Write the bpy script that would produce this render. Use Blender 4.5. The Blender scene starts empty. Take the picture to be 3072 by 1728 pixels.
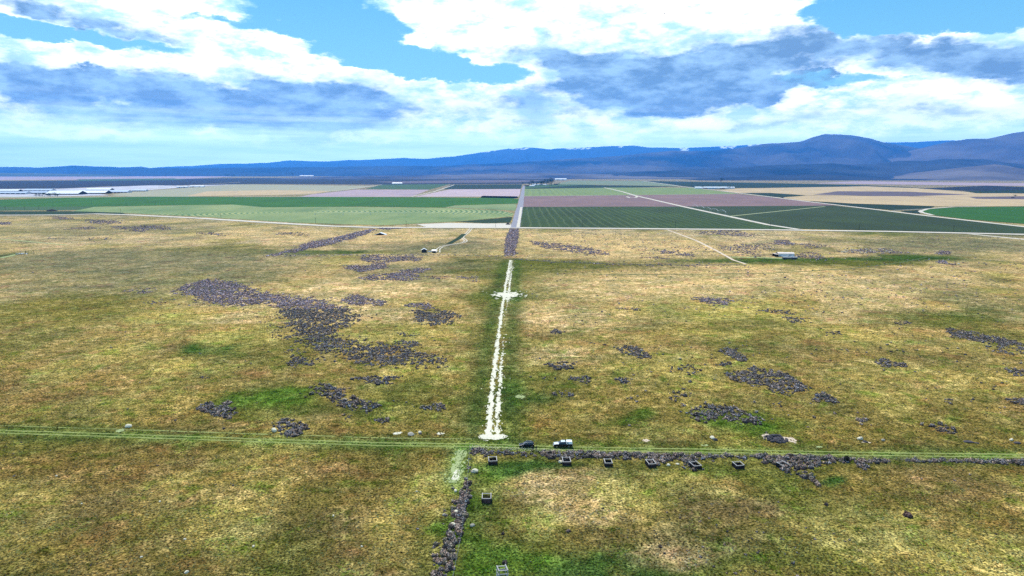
import bpy, bmesh, math, random
import numpy as np
from mathutils import Vector, Matrix
from mathutils.geometry import tessellate_polygon

random.seed(7)
RNG = np.random.default_rng(11)
scene = bpy.context.scene
COL = scene.collection
PI = math.pi

# ------------------------------------------------------------------ camera
CAM_H = 85.0
F = 2048.0                     # focal length in photo pixels (3072 wide)
PITCH = math.atan(348 / F)
cp, sp = math.cos(PITCH), math.sin(PITCH)
cam_d = bpy.data.cameras.new("camera")
cam = bpy.data.objects.new("camera", cam_d)
COL.objects.link(cam)
cam.location = (0, 0, CAM_H)
cam.rotation_euler = (math.radians(90) - PITCH, 0, 0)
cam_d.sensor_width = 36
cam_d.lens = 24
cam_d.clip_start = 0.5
cam_d.clip_end = 200000
scene.camera = cam


def ray(u, v):
    """direction seen at photo pixel (u, v)"""
    a = (u - 1536) / F
    b = (864 - v) / F
    return (a, cp + b * sp, -sp + b * cp)


def gp(u, v):
    """ground point (x, y) seen at photo pixel (u, v)"""
    d = ray(u, v)
    t = CAM_H / -d[2]
    return (d[0] * t, d[1] * t)


def at_depth(u, v, y):
    d = ray(u, v)
    t = y / d[1]
    return (d[0] * t, y, CAM_H + d[2] * t)


def azel(u, v):
    d = ray(u, v)
    return math.atan2(d[0], d[1]), math.atan2(d[2], math.hypot(d[0], d[1]))


# ------------------------------------------------------------------ node helper
class NT:
    def __init__(self, tree):
        self.t = tree
        tree.nodes.clear()

    def n(self, kind, **kw):
        nd = self.t.nodes.new(kind)
        for k, v in kw.items():
            setattr(nd, k, v)
        return nd

    def link(self, a, b):
        self.t.links.new(a, b)

    def _set(self, sock, v):
        if isinstance(v, bpy.types.NodeSocket):
            self.link(v, sock)
        elif v is not None:
            sock.default_value = v

    def math(self, op, a, b=None, c=None, clamp=False):
        nd = self.n('ShaderNodeMath', operation=op, use_clamp=clamp)
        self._set(nd.inputs[0], a)
        self._set(nd.inputs[1], b)
        self._set(nd.inputs[2], c)
        return nd.outputs[0]

    def vmath(self, op, a, b=None):
        nd = self.n('ShaderNodeVectorMath', operation=op)
        self._set(nd.inputs[0], a)
        self._set(nd.inputs[1], b)
        return nd.outputs['Value'] if op in ('LENGTH', 'DOT_PRODUCT', 'DISTANCE') else nd.outputs[0]

    def noise(self, vec, scale, detail=4, rough=0.55, dist=0.0, out=0):
        nd = self.n('ShaderNodeTexNoise')
        self._set(nd.inputs['Vector'], vec)
        nd.inputs['Scale'].default_value = scale
        nd.inputs['Detail'].default_value = detail
        nd.inputs['Roughness'].default_value = rough
        nd.inputs['Distortion'].default_value = dist
        return nd.outputs[out]

    def mix(self, fac, a, b, blend='MIX'):
        nd = self.n('ShaderNodeMix', data_type='RGBA', blend_type=blend)
        self._set(nd.inputs[0], fac)
        self._set(nd.inputs[6], a if not isinstance(a, tuple) else (a + (1,))[:4])
        self._set(nd.inputs[7], b if not isinstance(b, tuple) else (b + (1,))[:4])
        return nd.outputs[2]

    def rng(self, v, a, b, c=0.0, d=1.0, smooth=False):
        nd = self.n('ShaderNodeMapRange')
        nd.interpolation_type = 'SMOOTHSTEP' if smooth else 'LINEAR'
        self._set(nd.inputs[0], v)
        for i, x in enumerate((a, b, c, d)):
            nd.inputs[i + 1].default_value = x
        return nd.outputs[0]


# ------------------------------------------------------------------ world
SUN_EL = math.radians(54)
SUN_AZ = math.radians(-17)      # measured from +Y towards +X
world = bpy.data.worlds.new("World")
scene.world = world
world.use_nodes = True
w = NT(world.node_tree)
tc = w.n('ShaderNodeTexCoord').outputs['Generated']
sep = w.n('ShaderNodeSeparateXYZ')
w.link(tc, sep.inputs[0])
X, Y, Z = sep.outputs
az = w.math('ARCTAN2', X, Y)
el = w.math('ARCSINE', Z)
comb = w.n('ShaderNodeCombineXYZ')
w.link(az, comb.inputs[0])
w.link(el, comb.inputs[1])
P0 = comb.outputs[0]
squash = w.vmath('MULTIPLY', tc, (1.0, 1.0, 2.5))
# domain warp so that nothing placed keeps an ideal outline
wn = w.noise(squash, 5.0, 6, 0.62, out=1)
wv = w.vmath('MULTIPLY', w.vmath('SUBTRACT', wn, (0.5, 0.5, 0.5)), (0.22, 0.075, 0.0))
P = w.vmath('ADD', P0, wv)
wn2 = w.noise(squash, 22.0, 5, 0.6, out=1)
wv2 = w.vmath('MULTIPLY', w.vmath('SUBTRACT', wn2, (0.5, 0.5, 0.5)), (0.06, 0.028, 0.0))
P = w.vmath('ADD', P, wv2)


def blobs(lst):
    """sum of soft ellipses; each (u, v, ru, rv, tilt_deg, weight) in photo pixels"""
    tot = None
    for (u, v, ru, rv, tilt, wt) in lst:
        a, e = azel(u, v)
        m = w.n('ShaderNodeMapping', vector_type='TEXTURE')
        w.link(P, m.inputs[0])
        m.inputs['Location'].default_value = (a, e, 0)
        m.inputs['Rotation'].default_value = (0, 0, math.radians(-tilt))
        m.inputs['Scale'].default_value = (ru / F, rv / F, 1)
        ln = w.vmath('LENGTH', m.outputs[0])
        f = w.rng(ln, 1.5, 0.25, 0.0, wt, smooth=True)
        tot = f if tot is None else w.math('ADD', tot, f)
    return tot


CLOUD = [  # bright cloud masses (+) and clear gaps (-)
    (330, 40, 380, 75, 0, .34), (690, 118, 360, 34, 4, .36), (330, 205, 520, 58, 2, .42),
    (900, 235, 420, 52, 3, .40), (1180, 300, 420, 60, 4, .42), (1480, 60, 430, 85, 4, .40),
    (1760, 150, 430, 110, 5, .42), (2250, 130, 430, 100, -4, .40), (2830, 130, 420, 62, 3, .40),
    (2950, 225, 330, 50, 5, .36), (2400, 330, 760, 60, 0, .30), (560, 320, 620, 60, 0, .34),
    (1650, 320, 420, 55, 0, .30), (120, 300, 260, 60, 0, .2), (850, 20, 120, 40, 0, .1),
    (2000, 30, 350, 60, 0, .2), (1950, 400, 700, 40, 0, .12), (500, 400, 500, 30, 0, .10),
    (1010, 70, 190, 75, 8, -.62), (330, 120, 320, 20, 3, -.36), (60, 85, 90, 25, 0, -.5),
    (640, 65, 190, 18, 3, -.30), (1160, 178, 190, 36, 3, -.46), (1400, 222, 190, 32, 3, -.44),
    (2870, 35, 330, 40, -3, -.62), (2600, 75, 210, 48, 4, -.55), (2610, 175, 70, 25, 0, -.35),
    (2560, 12, 150, 20, 0, -.3), (2700, 240, 180, 18, 3, -.25), (620, 455, 900, 34, 0, -.14),
]
DARK = [   # shaded undersides and rain
    (190, 42, 250, 34, 9, 1.15), (265, 213, 34, 17, 8, .9), (90, 245, 190, 34, 4, .75),
    (400, 216, 40, 14, 0, .25), (30, 330, 150, 26, 0, .6), (520, 292, 520, 56, 2, .85), (850, 325, 460, 66, 3, .80),
    (400, 345, 300, 30, 0, .45), (1000, 345, 280, 85, -16, .70), (1900, 235, 380, 70, 3, 1.15),
    (2180, 225, 300, 66, -6, 1.2), (1800, 180, 240, 80, 0, .65), (2000, 275, 340, 34, 0, .6), (2330, 125, 190, 48, -14, .95),
    (2080, 270, 220, 24, 0, .6), (2850, 162, 280, 52, 8, 1.25), (3010, 210, 220, 46, 8, 1.15),
    (2425, 254, 34, 26, 10, .95), (2130, 105, 60, 40, 0, .45), (1640, 108, 34, 15, 5, .8),
    (1740, 310, 430, 34, 0, .55), (2720, 352, 520, 28, 0, .5), (1560, 350, 260, 22, 0, .4),
    (1870, 18, 80, 20, 0, .45), (1500, 32, 120, 20, 0, .25), (2980, 400, 300, 14, 0, .35),
    (1900, 380, 500, 14, 0, .3), (160, 372, 260, 14, 0, .4), (1720, 45, 110, 18, 0, .22),
]
N1 = w.noise(squash, 8.5, 10, 0.66)
up = w.vmath('ADD', squash, (-0.010, 0.03, 0.085))
N1u = w.noise(up, 8.5, 7, 0.66)
cloud_bias = blobs(CLOUD)
dens = w.math('ADD', N1, cloud_bias)
alpha = w.rng(dens, 0.44, 0.66, smooth=True)
dn = w.noise(w.vmath('MULTIPLY', tc, (1, 1, 2.6)), 13.0, 7, 0.58)
dark_f = w.math('MULTIPLY', blobs(DARK), w.rng(dn, 0.32, 0.62, 0.42, 1.2))
under = w.math('MULTIPLY', w.math('SUBTRACT', N1u, N1), 2.4)       # thicker cloud above: an underside
under = w.math('MAXIMUM', under, 0.0)
shade = w.math('ADD', dark_f, w.math('MULTIPLY', under, 0.7), clamp=True)
edge_dark = w.rng(dens, 0.52, 0.80, 0.25, 1.0, smooth=True)
shade = w.math('MULTIPLY', shade, w.math('MAXIMUM', edge_dark, w.math('MINIMUM', w.math('MULTIPLY', dark_f, 1.25), 1.0)))
shade_n = w.math('MINIMUM', shade, 1.0)
sky = w.n('ShaderNodeTexSky', sky_type='NISHITA')
sky.sun_disc = False
sky.sun_elevation = SUN_EL
sky.sun_rotation = SUN_AZ
sky.altitude = 800
sky.air_density = 1.0
sky.dust_density = 0.6
sky.ozone_density = 2.0
hsv = w.n('ShaderNodeHueSaturation')
hsv.inputs['Saturation'].default_value = 1.25
hsv.inputs['Value'].default_value = 0.95
hsv.inputs['Hue'].default_value = 0.482
w.link(sky.outputs[0], hsv.inputs['Color'])
n5 = w.noise(w.vmath('MULTIPLY', tc, (1, 1, 2.8)), 17.0, 8, 0.62)
lit = w.mix(w.math('MULTIPLY', w.rng(dens, 0.50, 0.66), w.rng(n5, 0.38, 0.55)), (7.6, 11.8, 15.0), (20.0, 19.8, 19.4))
mid = w.mix(shade_n, lit, (5.8, 9.0, 12.4))
darkc = w.mix(w.rng(w.math('MULTIPLY', shade, w.rng(n5, 0.40, 0.60, 0.62, 1.12)), 0.50, 1.15), mid, (2.1, 3.8, 6.2))
clear = w.mix(0.6, hsv.outputs[0], w.mix(w.rng(el, math.radians(3), math.radians(16)), (4.6, 11.0, 13.5), (1.5, 6.2, 12.0)))
skyc = w.mix(alpha, clear, darkc)
# long pale streaks low over the horizon
st = w.noise(w.vmath('MULTIPLY', tc, (1.0, 1.0, 16.0)), 6.0, 7, 0.6)
low = w.math('MULTIPLY', w.rng(el, math.radians(6.5), math.radians(0.5), smooth=True), w.rng(st, 0.40, 0.66))
skyc = w.mix(w.math('MULTIPLY', low, 0.75), skyc, (18.0, 20.5, 20.5))
low2 = w.math('MULTIPLY', w.rng(el, math.radians(4.6), math.radians(1.3), 0.0, 0.90, smooth=True), w.rng(st, 0.3, 0.7, 0.75, 1.0))
skyc = w.mix(low2, skyc, (18.0, 24.0, 24.0))
bg = w.n('ShaderNodeBackground')
bg.inputs['Strength'].default_value = 0.085
w.link(skyc, bg.inputs['Color'])
wo = w.n('ShaderNodeOutputWorld')
w.link(bg.outputs[0], wo.inputs[0])
world.cycles.sampling_method = 'MANUAL'
world.cycles.sample_map_resolution = 1024

# ------------------------------------------------------------------ sun and picture
sun_d = bpy.data.lights.new("sun", 'SUN')
sun_d.energy = 5.0
sun_d.angle = math.radians(0.55)
sun_d.color = (1.0, 0.95, 0.86)
sun = bpy.data.objects.new("sun", sun_d)
COL.objects.link(sun)
to_sun = Vector((math.sin(SUN_AZ) * math.cos(SUN_EL), math.cos(SUN_AZ) * math.cos(SUN_EL), math.sin(SUN_EL)))
sun.rotation_euler = to_sun.to_track_quat('Z', 'Y').to_euler()
sun.location = (0, 0, 400)
scene.view_settings.view_transform = 'Standard'
scene.view_settings.look = 'None'
scene.view_settings.gamma = 1.0
scene.view_settings.use_curve_mapping = False
scene.view_settings.exposure = 0.15
scene.cycles.use_denoising = False
scene.cycles.volume_bounces = 1
scene.cycles.max_bounces = 4
scene.cycles.diffuse_bounces = 2
scene.cycles.glossy_bounces = 2


# ------------------------------------------------------------------ numeric noise
TAB = RNG.random((256, 256))


def vnoise(x, y, s=0):
    x = np.asarray(x, float) + s * 17.31
    y = np.asarray(y, float) + s * 9.73
    xi, yi = np.floor(x).astype(int), np.floor(y).astype(int)
    fx, fy = x - xi, y - yi
    fx, fy = fx * fx * (3 - 2 * fx), fy * fy * (3 - 2 * fy)
    a = TAB[xi & 255, yi & 255]
    b = TAB[(xi + 1) & 255, yi & 255]
    c = TAB[xi & 255, (yi + 1) & 255]
    d = TAB[(xi + 1) & 255, (yi + 1) & 255]
    return (a * (1 - fx) + b * fx) * (1 - fy) + (c * (1 - fx) + d * fx) * fy


def fbm(x, y, s=0, octs=4, g=0.5):
    t, amp, tot, f = 0.0, 1.0, 0.0, 1.0
    for o in range(octs):
        t = t + amp * vnoise(np.asarray(x) * f, np.asarray(y) * f, s + o * 3)
        tot += amp
        amp *= g
        f *= 2.03
    return t / tot


# ------------------------------------------------------------------ object helpers
def tag(o, label=None, cat=None, group=None, kind=None):
    if label:
        o['label'] = label
    if cat:
        o['category'] = cat
    if group:
        o['group'] = group
    if kind:
        o['kind'] = kind
    return o


def link(name, me, mat=None, parent=None):
    o = bpy.data.objects.new(name, me)
    COL.objects.link(o)
    if mat is not None and me is not None and len(me.materials) == 0:
        me.materials.append(mat)
    if parent is not None:
        o.parent = parent
    return o


def empty(name, loc, rz=0.0, label=None, cat=None, group=None):
    o = bpy.data.objects.new(name, None)
    o.empty_display_size = 0.3
    o.location = loc
    o.rotation_euler = (0, 0, rz)
    COL.objects.link(o)
    return tag(o, label, cat, group)


def children(o):
    return [c for c in bpy.data.objects if c.parent == o]


def copy_tree(o, loc=None, rz=None, label=None, scale=None, group=None, parent=None, kids=None):
    c = o.copy()
    COL.objects.link(c)
    if parent is not None:
        c.parent = parent
    for ch in (kids if kids is not None else children(o)):
        copy_tree(ch, parent=c)
    if loc is not None:
        c.location = loc
    if rz is not None:
        c.rotation_euler = (0, 0, rz)
    if scale is not None:
        c.scale = (scale, scale, scale)
    if label:
        c['label'] = label
    if group:
        c['group'] = group
    return c


def np_mesh(name, V, Fc, tint=None):
    """mesh from arrays: V (n,3), Fc (m,k) with k = 3 or 4"""
    V = np.ascontiguousarray(V, dtype=np.float32)
    Fc = np.ascontiguousarray(Fc, dtype=np.int32)
    m, k = Fc.shape
    me = bpy.data.meshes.new(name)
    me.vertices.add(len(V))
    me.vertices.foreach_set('co', V.ravel())
    me.loops.add(m * k)
    me.loops.foreach_set('vertex_index', Fc.ravel())
    me.polygons.add(m)
    me.polygons.foreach_set('loop_start', np.arange(0, m * k, k, dtype=np.int32))
    if tint is not None:
        a = me.attributes.new('tint', 'FLOAT_COLOR', 'POINT')
        T = np.ones((len(V), 4), dtype=np.float32)
        T[:, :3] = tint
        a.data.foreach_set('color', T.ravel())
    me.update(calc_edges=True)
    me.validate()
    return me


class MB:
    """collects simple solids into one mesh"""

    def __init__(self):
        self.v, self.f = [], []

    def add(self, vs, fs):
        k = len(self.v)
        self.v += [tuple(p) for p in vs]
        self.f += [tuple(i + k for i in f) for f in fs]
        return self

    def box(self, c, s, rot=None):
        hx, hy, hz = s[0] / 2, s[1] / 2, s[2] / 2
        vs = [Vector((x, y, z)) for x in (-hx, hx) for y in (-hy, hy) for z in (-hz, hz)]
        if rot is not None:
            vs = [rot @ p for p in vs]
        vs = [p + Vector(c) for p in vs]
        return self.add(vs, [(0, 1, 3, 2), (4, 6, 7, 5), (0, 4, 5, 1), (2, 3, 7, 6), (0, 2, 6, 4), (1, 5, 7, 3)])

    def bar(self, a, b, r, n=6, r2=None):
        a, b = Vector(a), Vector(b)
        d = (b - a).normalized()
        s = d.orthogonal().normalized()
        t = d.cross(s)
        r2 = r if r2 is None else r2
        vs = []
        for p, rr in ((a, r), (b, r2)):
            for i in range(n):
                an = 2 * PI * i / n
                vs.append(p + (s * math.cos(an) + t * math.sin(an)) * rr)
        fs = [(i, (i + 1) % n, n + (i + 1) % n, n + i) for i in range(n)]
        fs += [tuple(range(n - 1, -1, -1)), tuple(range(n, 2 * n))]
        return self.add(vs, fs)

    def prism(self, prof, y0, y1, inset=None):
        """profile in x,z extruded from y0 to y1"""
        n = len(prof)
        vs = []
        for y in (y0, y1):
            for i, (x, z) in enumerate(prof):
                q = 0 if inset is None else inset[i]
                vs.append((x, y + (q if y == y0 else -q), z))
        fs = [tuple(range(n)), tuple(range(2 * n - 1, n - 1, -1))]
        fs += [(i, n + i, n + (i + 1) % n, (i + 1) % n) for i in range(n)]
        return self.add(vs, fs)

    def mesh(self, name):
        me = bpy.data.meshes.new(name)
        me.from_pydata(self.v, [], self.f)
        bm = bmesh.new()
        bm.from_mesh(me)
        bmesh.ops.recalc_face_normals(bm, faces=bm.faces)
        bm.to_mesh(me)
        bm.free()
        return me

    def build(self, name, mat, parent=None, bevel=0.0, smooth=False):
        me = self.mesh(name)
        if bevel:
            bm = bmesh.new()
            bm.from_mesh(me)
            bmesh.ops.bevel(bm, geom=bm.edges[:], offset=bevel, segments=2, affect='EDGES', profile=0.6)
            bm.to_mesh(me)
            bm.free()
        if smooth:
            for p in me.polygons:
                p.use_smooth = True
        return link(name, me, mat, parent)


# ------------------------------------------------------------------ materials
def pbsdf(nt, color, rough=0.9, spec=0.2, bump=None, bump_d=0.1, bump_s=1.0, metal=0.0):
    b = nt.n('ShaderNodeBsdfPrincipled')
    nt._set(b.inputs['Base Color'], (color + (1,))[:4] if isinstance(color, tuple) else color)
    b.inputs['Roughness'].default_value = rough
    b.inputs['Specular IOR Level'].default_value = spec
    b.inputs['Metallic'].default_value = metal
    if bump is not None:
        bn = nt.n('ShaderNodeBump')
        bn.inputs['Strength'].default_value = bump_s
        bn.inputs['Distance'].default_value = bump_d
        nt.link(bump, bn.inputs['Height'])
        nt.link(bn.outputs[0], b.inputs['Normal'])
    o = nt.n('ShaderNodeOutputMaterial')
    nt.link(b.outputs[0], o.inputs[0])
    return b


def mk(name):
    m = bpy.data.materials.new(name)
    m.use_nodes = True
    return m, NT(m.node_tree)


def simple(name, col, rough=0.6, spec=0.3, var=0.25, scale=3.0, metal=0.0, bump=0.02):
    """plain surface with uneven weathering"""
    m, t = mk(name)
    co = t.n('ShaderNodeTexCoord').outputs['Object']
    n = t.noise(co, scale, 6, 0.65)
    c = t.mix(1.0, col, t.mix(n, (1 - var,) * 3, (1 + var,) * 3), 'MULTIPLY')
    pbsdf(t, c, rough, spec, n, bump, 0.6, metal)
    return m


def tinted(name, var=0.35, scale=4.0, rough=0.95):
    """base colour held by the mesh, grain by the material"""
    m, t = mk(name)
    a = t.n('ShaderNodeAttribute', attribute_name='tint').outputs['Color']
    co = t.n('ShaderNodeTexCoord').outputs['Object']
    n = t.noise(co, scale, 4, 0.6)
    c = t.mix(1.0, a, t.mix(n, (1 - var,) * 3, (1 + var,) * 3), 'MULTIPLY')
    pbsdf(t, c, rough, 0.0)
    return m


def ground_material():
    m, t = mk('rangeland')
    a = t.n('ShaderNodeAttribute', attribute_name='tint').outputs['Color']
    co = t.n('ShaderNodeTexCoord').outputs['Object']
    n0 = t.noise(co, 0.035, 6, 0.62)
    n1 = t.noise(co, 0.34, 8, 0.72, 0.5)
    n2 = t.noise(co, 1.55, 6, 0.72)
    n3 = t.noise(co, 0.10, 7, 0.68, 0.4)
    n4 = t.noise(co, 0.062, 7, 0.68, 0.4)
    c = t.mix(1.0, a, t.mix(t.rng(n0, 0.36, 0.64), (0.66, 0.76, 0.76), (1.28, 1.24, 1.18)), 'MULTIPLY')
    sy = t.n('ShaderNodeSeparateXYZ')
    t.link(co, sy.inputs[0])
    lush = t.rng(sy.outputs[1], 300, 620, 1.0, 0.30)        # the near flats are greener than the far bench
    st = t.math('MULTIPLY', t.rng(t.noise(co, 0.085, 8, 0.72, 0.3), 0.50, 0.62, 0, 0.72), t.rng(lush, 0.3, 1, 0.6, 1.0))
    c = t.mix(st, c, t.mix(1.0, c, (1.75, 1.78, 2.3), 'MULTIPLY'))
    g = t.math('MULTIPLY', t.rng(n3, 0.51, 0.63, 0, 0.72), lush)
    c = t.mix(g, c, t.mix(1.0, c, (0.42, 0.78, 0.32), 'MULTIPLY'))
    r = t.rng(n4, 0.53, 0.64, 0, 0.70)
    c = t.mix(r, c, t.mix(1.0, c, (0.84, 0.60, 0.74), 'MULTIPLY'))
    c = t.mix(1.0, c, t.mix(t.rng(n1, 0.37, 0.63), (0.30, 0.38, 0.24), (1.62, 1.52, 1.40)), 'MULTIPLY')
    c = t.mix(1.0, c, t.mix(t.rng(n2, 0.40, 0.61), (0.10, 0.13, 0.08), (1.90, 1.82, 1.74)), 'MULTIPLY')
    pbsdf(t, c, 0.95, 0.0, t.math('ADD', n2, t.math('MULTIPLY', n1, 1.5)), 0.35, 0.9)
    return m


def field_material(name, c1, c2=None, axis=None, spacing=20.0, line=None, line_w=0.3, ring=None, line_amt=0.8, var=0.25, patch=0.012):
    """crop or tilled soil; optional drill lines along an axis or rings about a point"""
    m, t = mk(name)
    co = t.n('ShaderNodeTexCoord').outputs['Object']
    c2 = c2 or tuple(x * 0.72 for x in c1)
    st = t.vmath('MULTIPLY', co, (1.0, 0.45, 1.0))
    n = t.noise(st, patch, 7, 0.62, 0.6)
    nf = t.noise(co, 0.30, 5, 0.7)
    c = t.mix(t.rng(n, 0.36, 0.66), c2, c1)
    c = t.mix(1.0, c, t.mix(t.rng(nf, 0.3, 0.7), (1 - var,) * 3, (1 + var,) * 3), 'MULTIPLY')
    coord = None
    if axis is not None:
        coord = t.vmath('DOT_PRODUCT', co, axis)
    if ring is not None:
        coord = t.vmath('DISTANCE', co, ring)
    if coord is not None:
        wob = t.math('MULTIPLY', t.noise(co, 0.01, 3, 0.5), spacing * 0.8)
        ph = t.math('FRACT', t.math('DIVIDE', t.math('ADD', coord, wob), spacing))
        tri = t.math('ABSOLUTE', t.math('SUBTRACT', ph, 0.5))
        ln = t.rng(tri, line_w * 0.5, line_w * 0.5 + 0.14, 1.0, 0.0)
        amp = t.rng(t.noise(st, 0.008, 5, 0.6), 0.33, 0.66, 0.15, line_amt)
        c = t.mix(t.math('MULTIPLY', ln, amp), c, line)
    pbsdf(t, c, 0.95, 0.1, nf, 0.3, 0.7)
    return m


M_GROUND = ground_material()
M_TINT = tinted('shrub_leaves', 0.40, 3.0)
M_GRASS = tinted('grass_tufts', 0.30, 2.0)
M_STONE = tinted('field_stone', 0.35, 2.5)
M_MOUNT = tinted('mountain_slopes', 0.30, 0.0016)
M_TREE = simple('tree_leaves', (0.045, 0.065, 0.035), 0.9, 0.1, 0.5, 0.8)
M_BARK = simple('bark', (0.09, 0.07, 0.055), 0.95, 0.1, 0.3, 4)
M_WOOD_D = simple('dark_weathered_wood', (0.020, 0.017, 0.020), 0.9, 0.1, 0.45, 5)
M_WOOD_P = simple('pale_weathered_wood', (0.40, 0.37, 0.35), 0.85, 0.15, 0.3, 5)
M_GRAVEL = simple('pale_gravel', (0.50, 0.44, 0.36), 0.95, 0.1, 0.22, 0.12)
M_CHALK = simple('white_caliche', (0.60, 0.555, 0.43), 0.95, 0.1, 0.30, 0.9, bump=0.06)
M_RUT = simple('worn_rut', (0.25, 0.27, 0.088), 0.95, 0.1, 0.35, 0.8)
M_LANE = simple('pale_lane_grass', (0.30, 0.34, 0.15), 0.95, 0.1, 0.5, 0.8)
M_DIRT = simple('tan_dirt', (0.55, 0.43, 0.32), 0.95, 0.1, 0.25, 0.8)
M_ASPH = simple('worn_asphalt', (0.20, 0.19, 0.22), 0.85, 0.2, 0.2, 0.15)
M_ROOFW = simple('white_metal_roof', (0.66, 0.66, 0.66), 0.45, 0.4, 0.08, 0.6)
M_ROOFG = simple('grey_metal_roof', (0.48, 0.50, 0.54), 0.5, 0.4, 0.15, 0.5)
M_ROOFT = simple('pale_tan_roof', (0.62, 0.52, 0.46), 0.7, 0.3, 0.15, 0.6)
M_WALLW = simple('white_siding', (0.70, 0.72, 0.76), 0.6, 0.3, 0.12, 0.6)
M_WALLD = simple('dark_boards', (0.035, 0.032, 0.034), 0.9, 0.1, 0.4, 2)
M_DARK = simple('dark_opening', (0.02, 0.02, 0.022), 0.95, 0.1, 0.2, 2)
M_PAINTB = simple('dark_car_paint', (0.006, 0.006, 0.008), 0.28, 0.25, 0.1, 4, bump=0.0)
M_PAINTT = simple('dark_truck_paint', (0.008, 0.008, 0.010), 0.28, 0.25, 0.1, 4, bump=0.0)
M_PAINTW = simple('white_canopy_paint', (0.80, 0.82, 0.84), 0.35, 0.5, 0.05, 4, bump=0.0)
M_SILVER = simple('silver_and_sky_sheen', (0.62, 0.64, 0.68), 0.3, 0.6, 0.05, 4, metal=0.3, bump=0.0)  # silver trim; on the pickup top it paints the sky's reflection
M_GLASS = simple('car_glass', (0.02, 0.025, 0.03), 0.06, 0.8, 0.05, 4, bump=0.0)
M_TYRE = simple('tyre_rubber', (0.012, 0.012, 0.012), 0.9, 0.2, 0.2, 8)
M_RIM = simple('wheel_rim', (0.35, 0.35, 0.37), 0.35, 0.5, 0.1, 6, metal=0.8)
M_LAMP = simple('lamp_lens', (0.75, 0.75, 0.72), 0.15, 0.7, 0.05, 6, bump=0.0)
M_RED = simple('red_lens', (0.35, 0.02, 0.02), 0.2, 0.6, 0.05, 6, bump=0.0)
M_GALV = simple('galvanised_steel', (0.55, 0.57, 0.58), 0.45, 0.5, 0.1, 1.0, metal=0.3)
M_POLE = simple('creosoted_pole', (0.05, 0.042, 0.038), 0.9, 0.1, 0.25, 3)
M_HAY = simple('dark_hay', (0.035, 0.028, 0.028), 0.95, 0.1, 0.4, 0.6, bump=0.2)
M_SKIN = simple('skin', (0.42, 0.26, 0.19), 0.6, 0.3, 0.08, 20)
M_COAT = simple('black_jacket', (0.014, 0.014, 0.017), 0.85, 0.2, 0.2, 14)
M_JEAN = simple('dark_trousers', (0.020, 0.021, 0.028), 0.9, 0.15, 0.2, 14)
M_HAIR = simple('dark_hair', (0.02, 0.014, 0.01), 0.7, 0.3, 0.2, 30)
M_BOOT = simple('dark_boots', (0.02, 0.016, 0.013), 0.7, 0.3, 0.2, 30)


# ------------------------------------------------------------------ lines on the ground
def poly(*pts):
    return [gp(u, v) for u, v in pts]


PATH = poly((1474, 1312), (1476, 1290), (1482, 1200), (1492, 1100), (1503, 1000), (1513, 920), (1521, 860), (1529, 810), (1534, 780))
TRACK = poly((-500, 1290), (0, 1295), (400, 1308), (800, 1322), (1150, 1333), (1420, 1336), (1700, 1345), (2100, 1352), (2600, 1362), (3072, 1368), (3700, 1378))
LANE = poly((1385, 1350), (1372, 1400), (1360, 1448))


def dist_line(x, y, L):
    d = np.full(np.shape(x), 1e9)
    for (a, b) in zip(L[:-1], L[1:]):
        ax, ay = a
        dx, dy = b[0] - ax, b[1] - ay
        t = np.clip(((x - ax) * dx + (y - ay) * dy) / (dx * dx + dy * dy), 0, 1)
        d = np.minimum(d, np.hypot(x - ax - t * dx, y - ay - t * dy))
    return d


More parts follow.
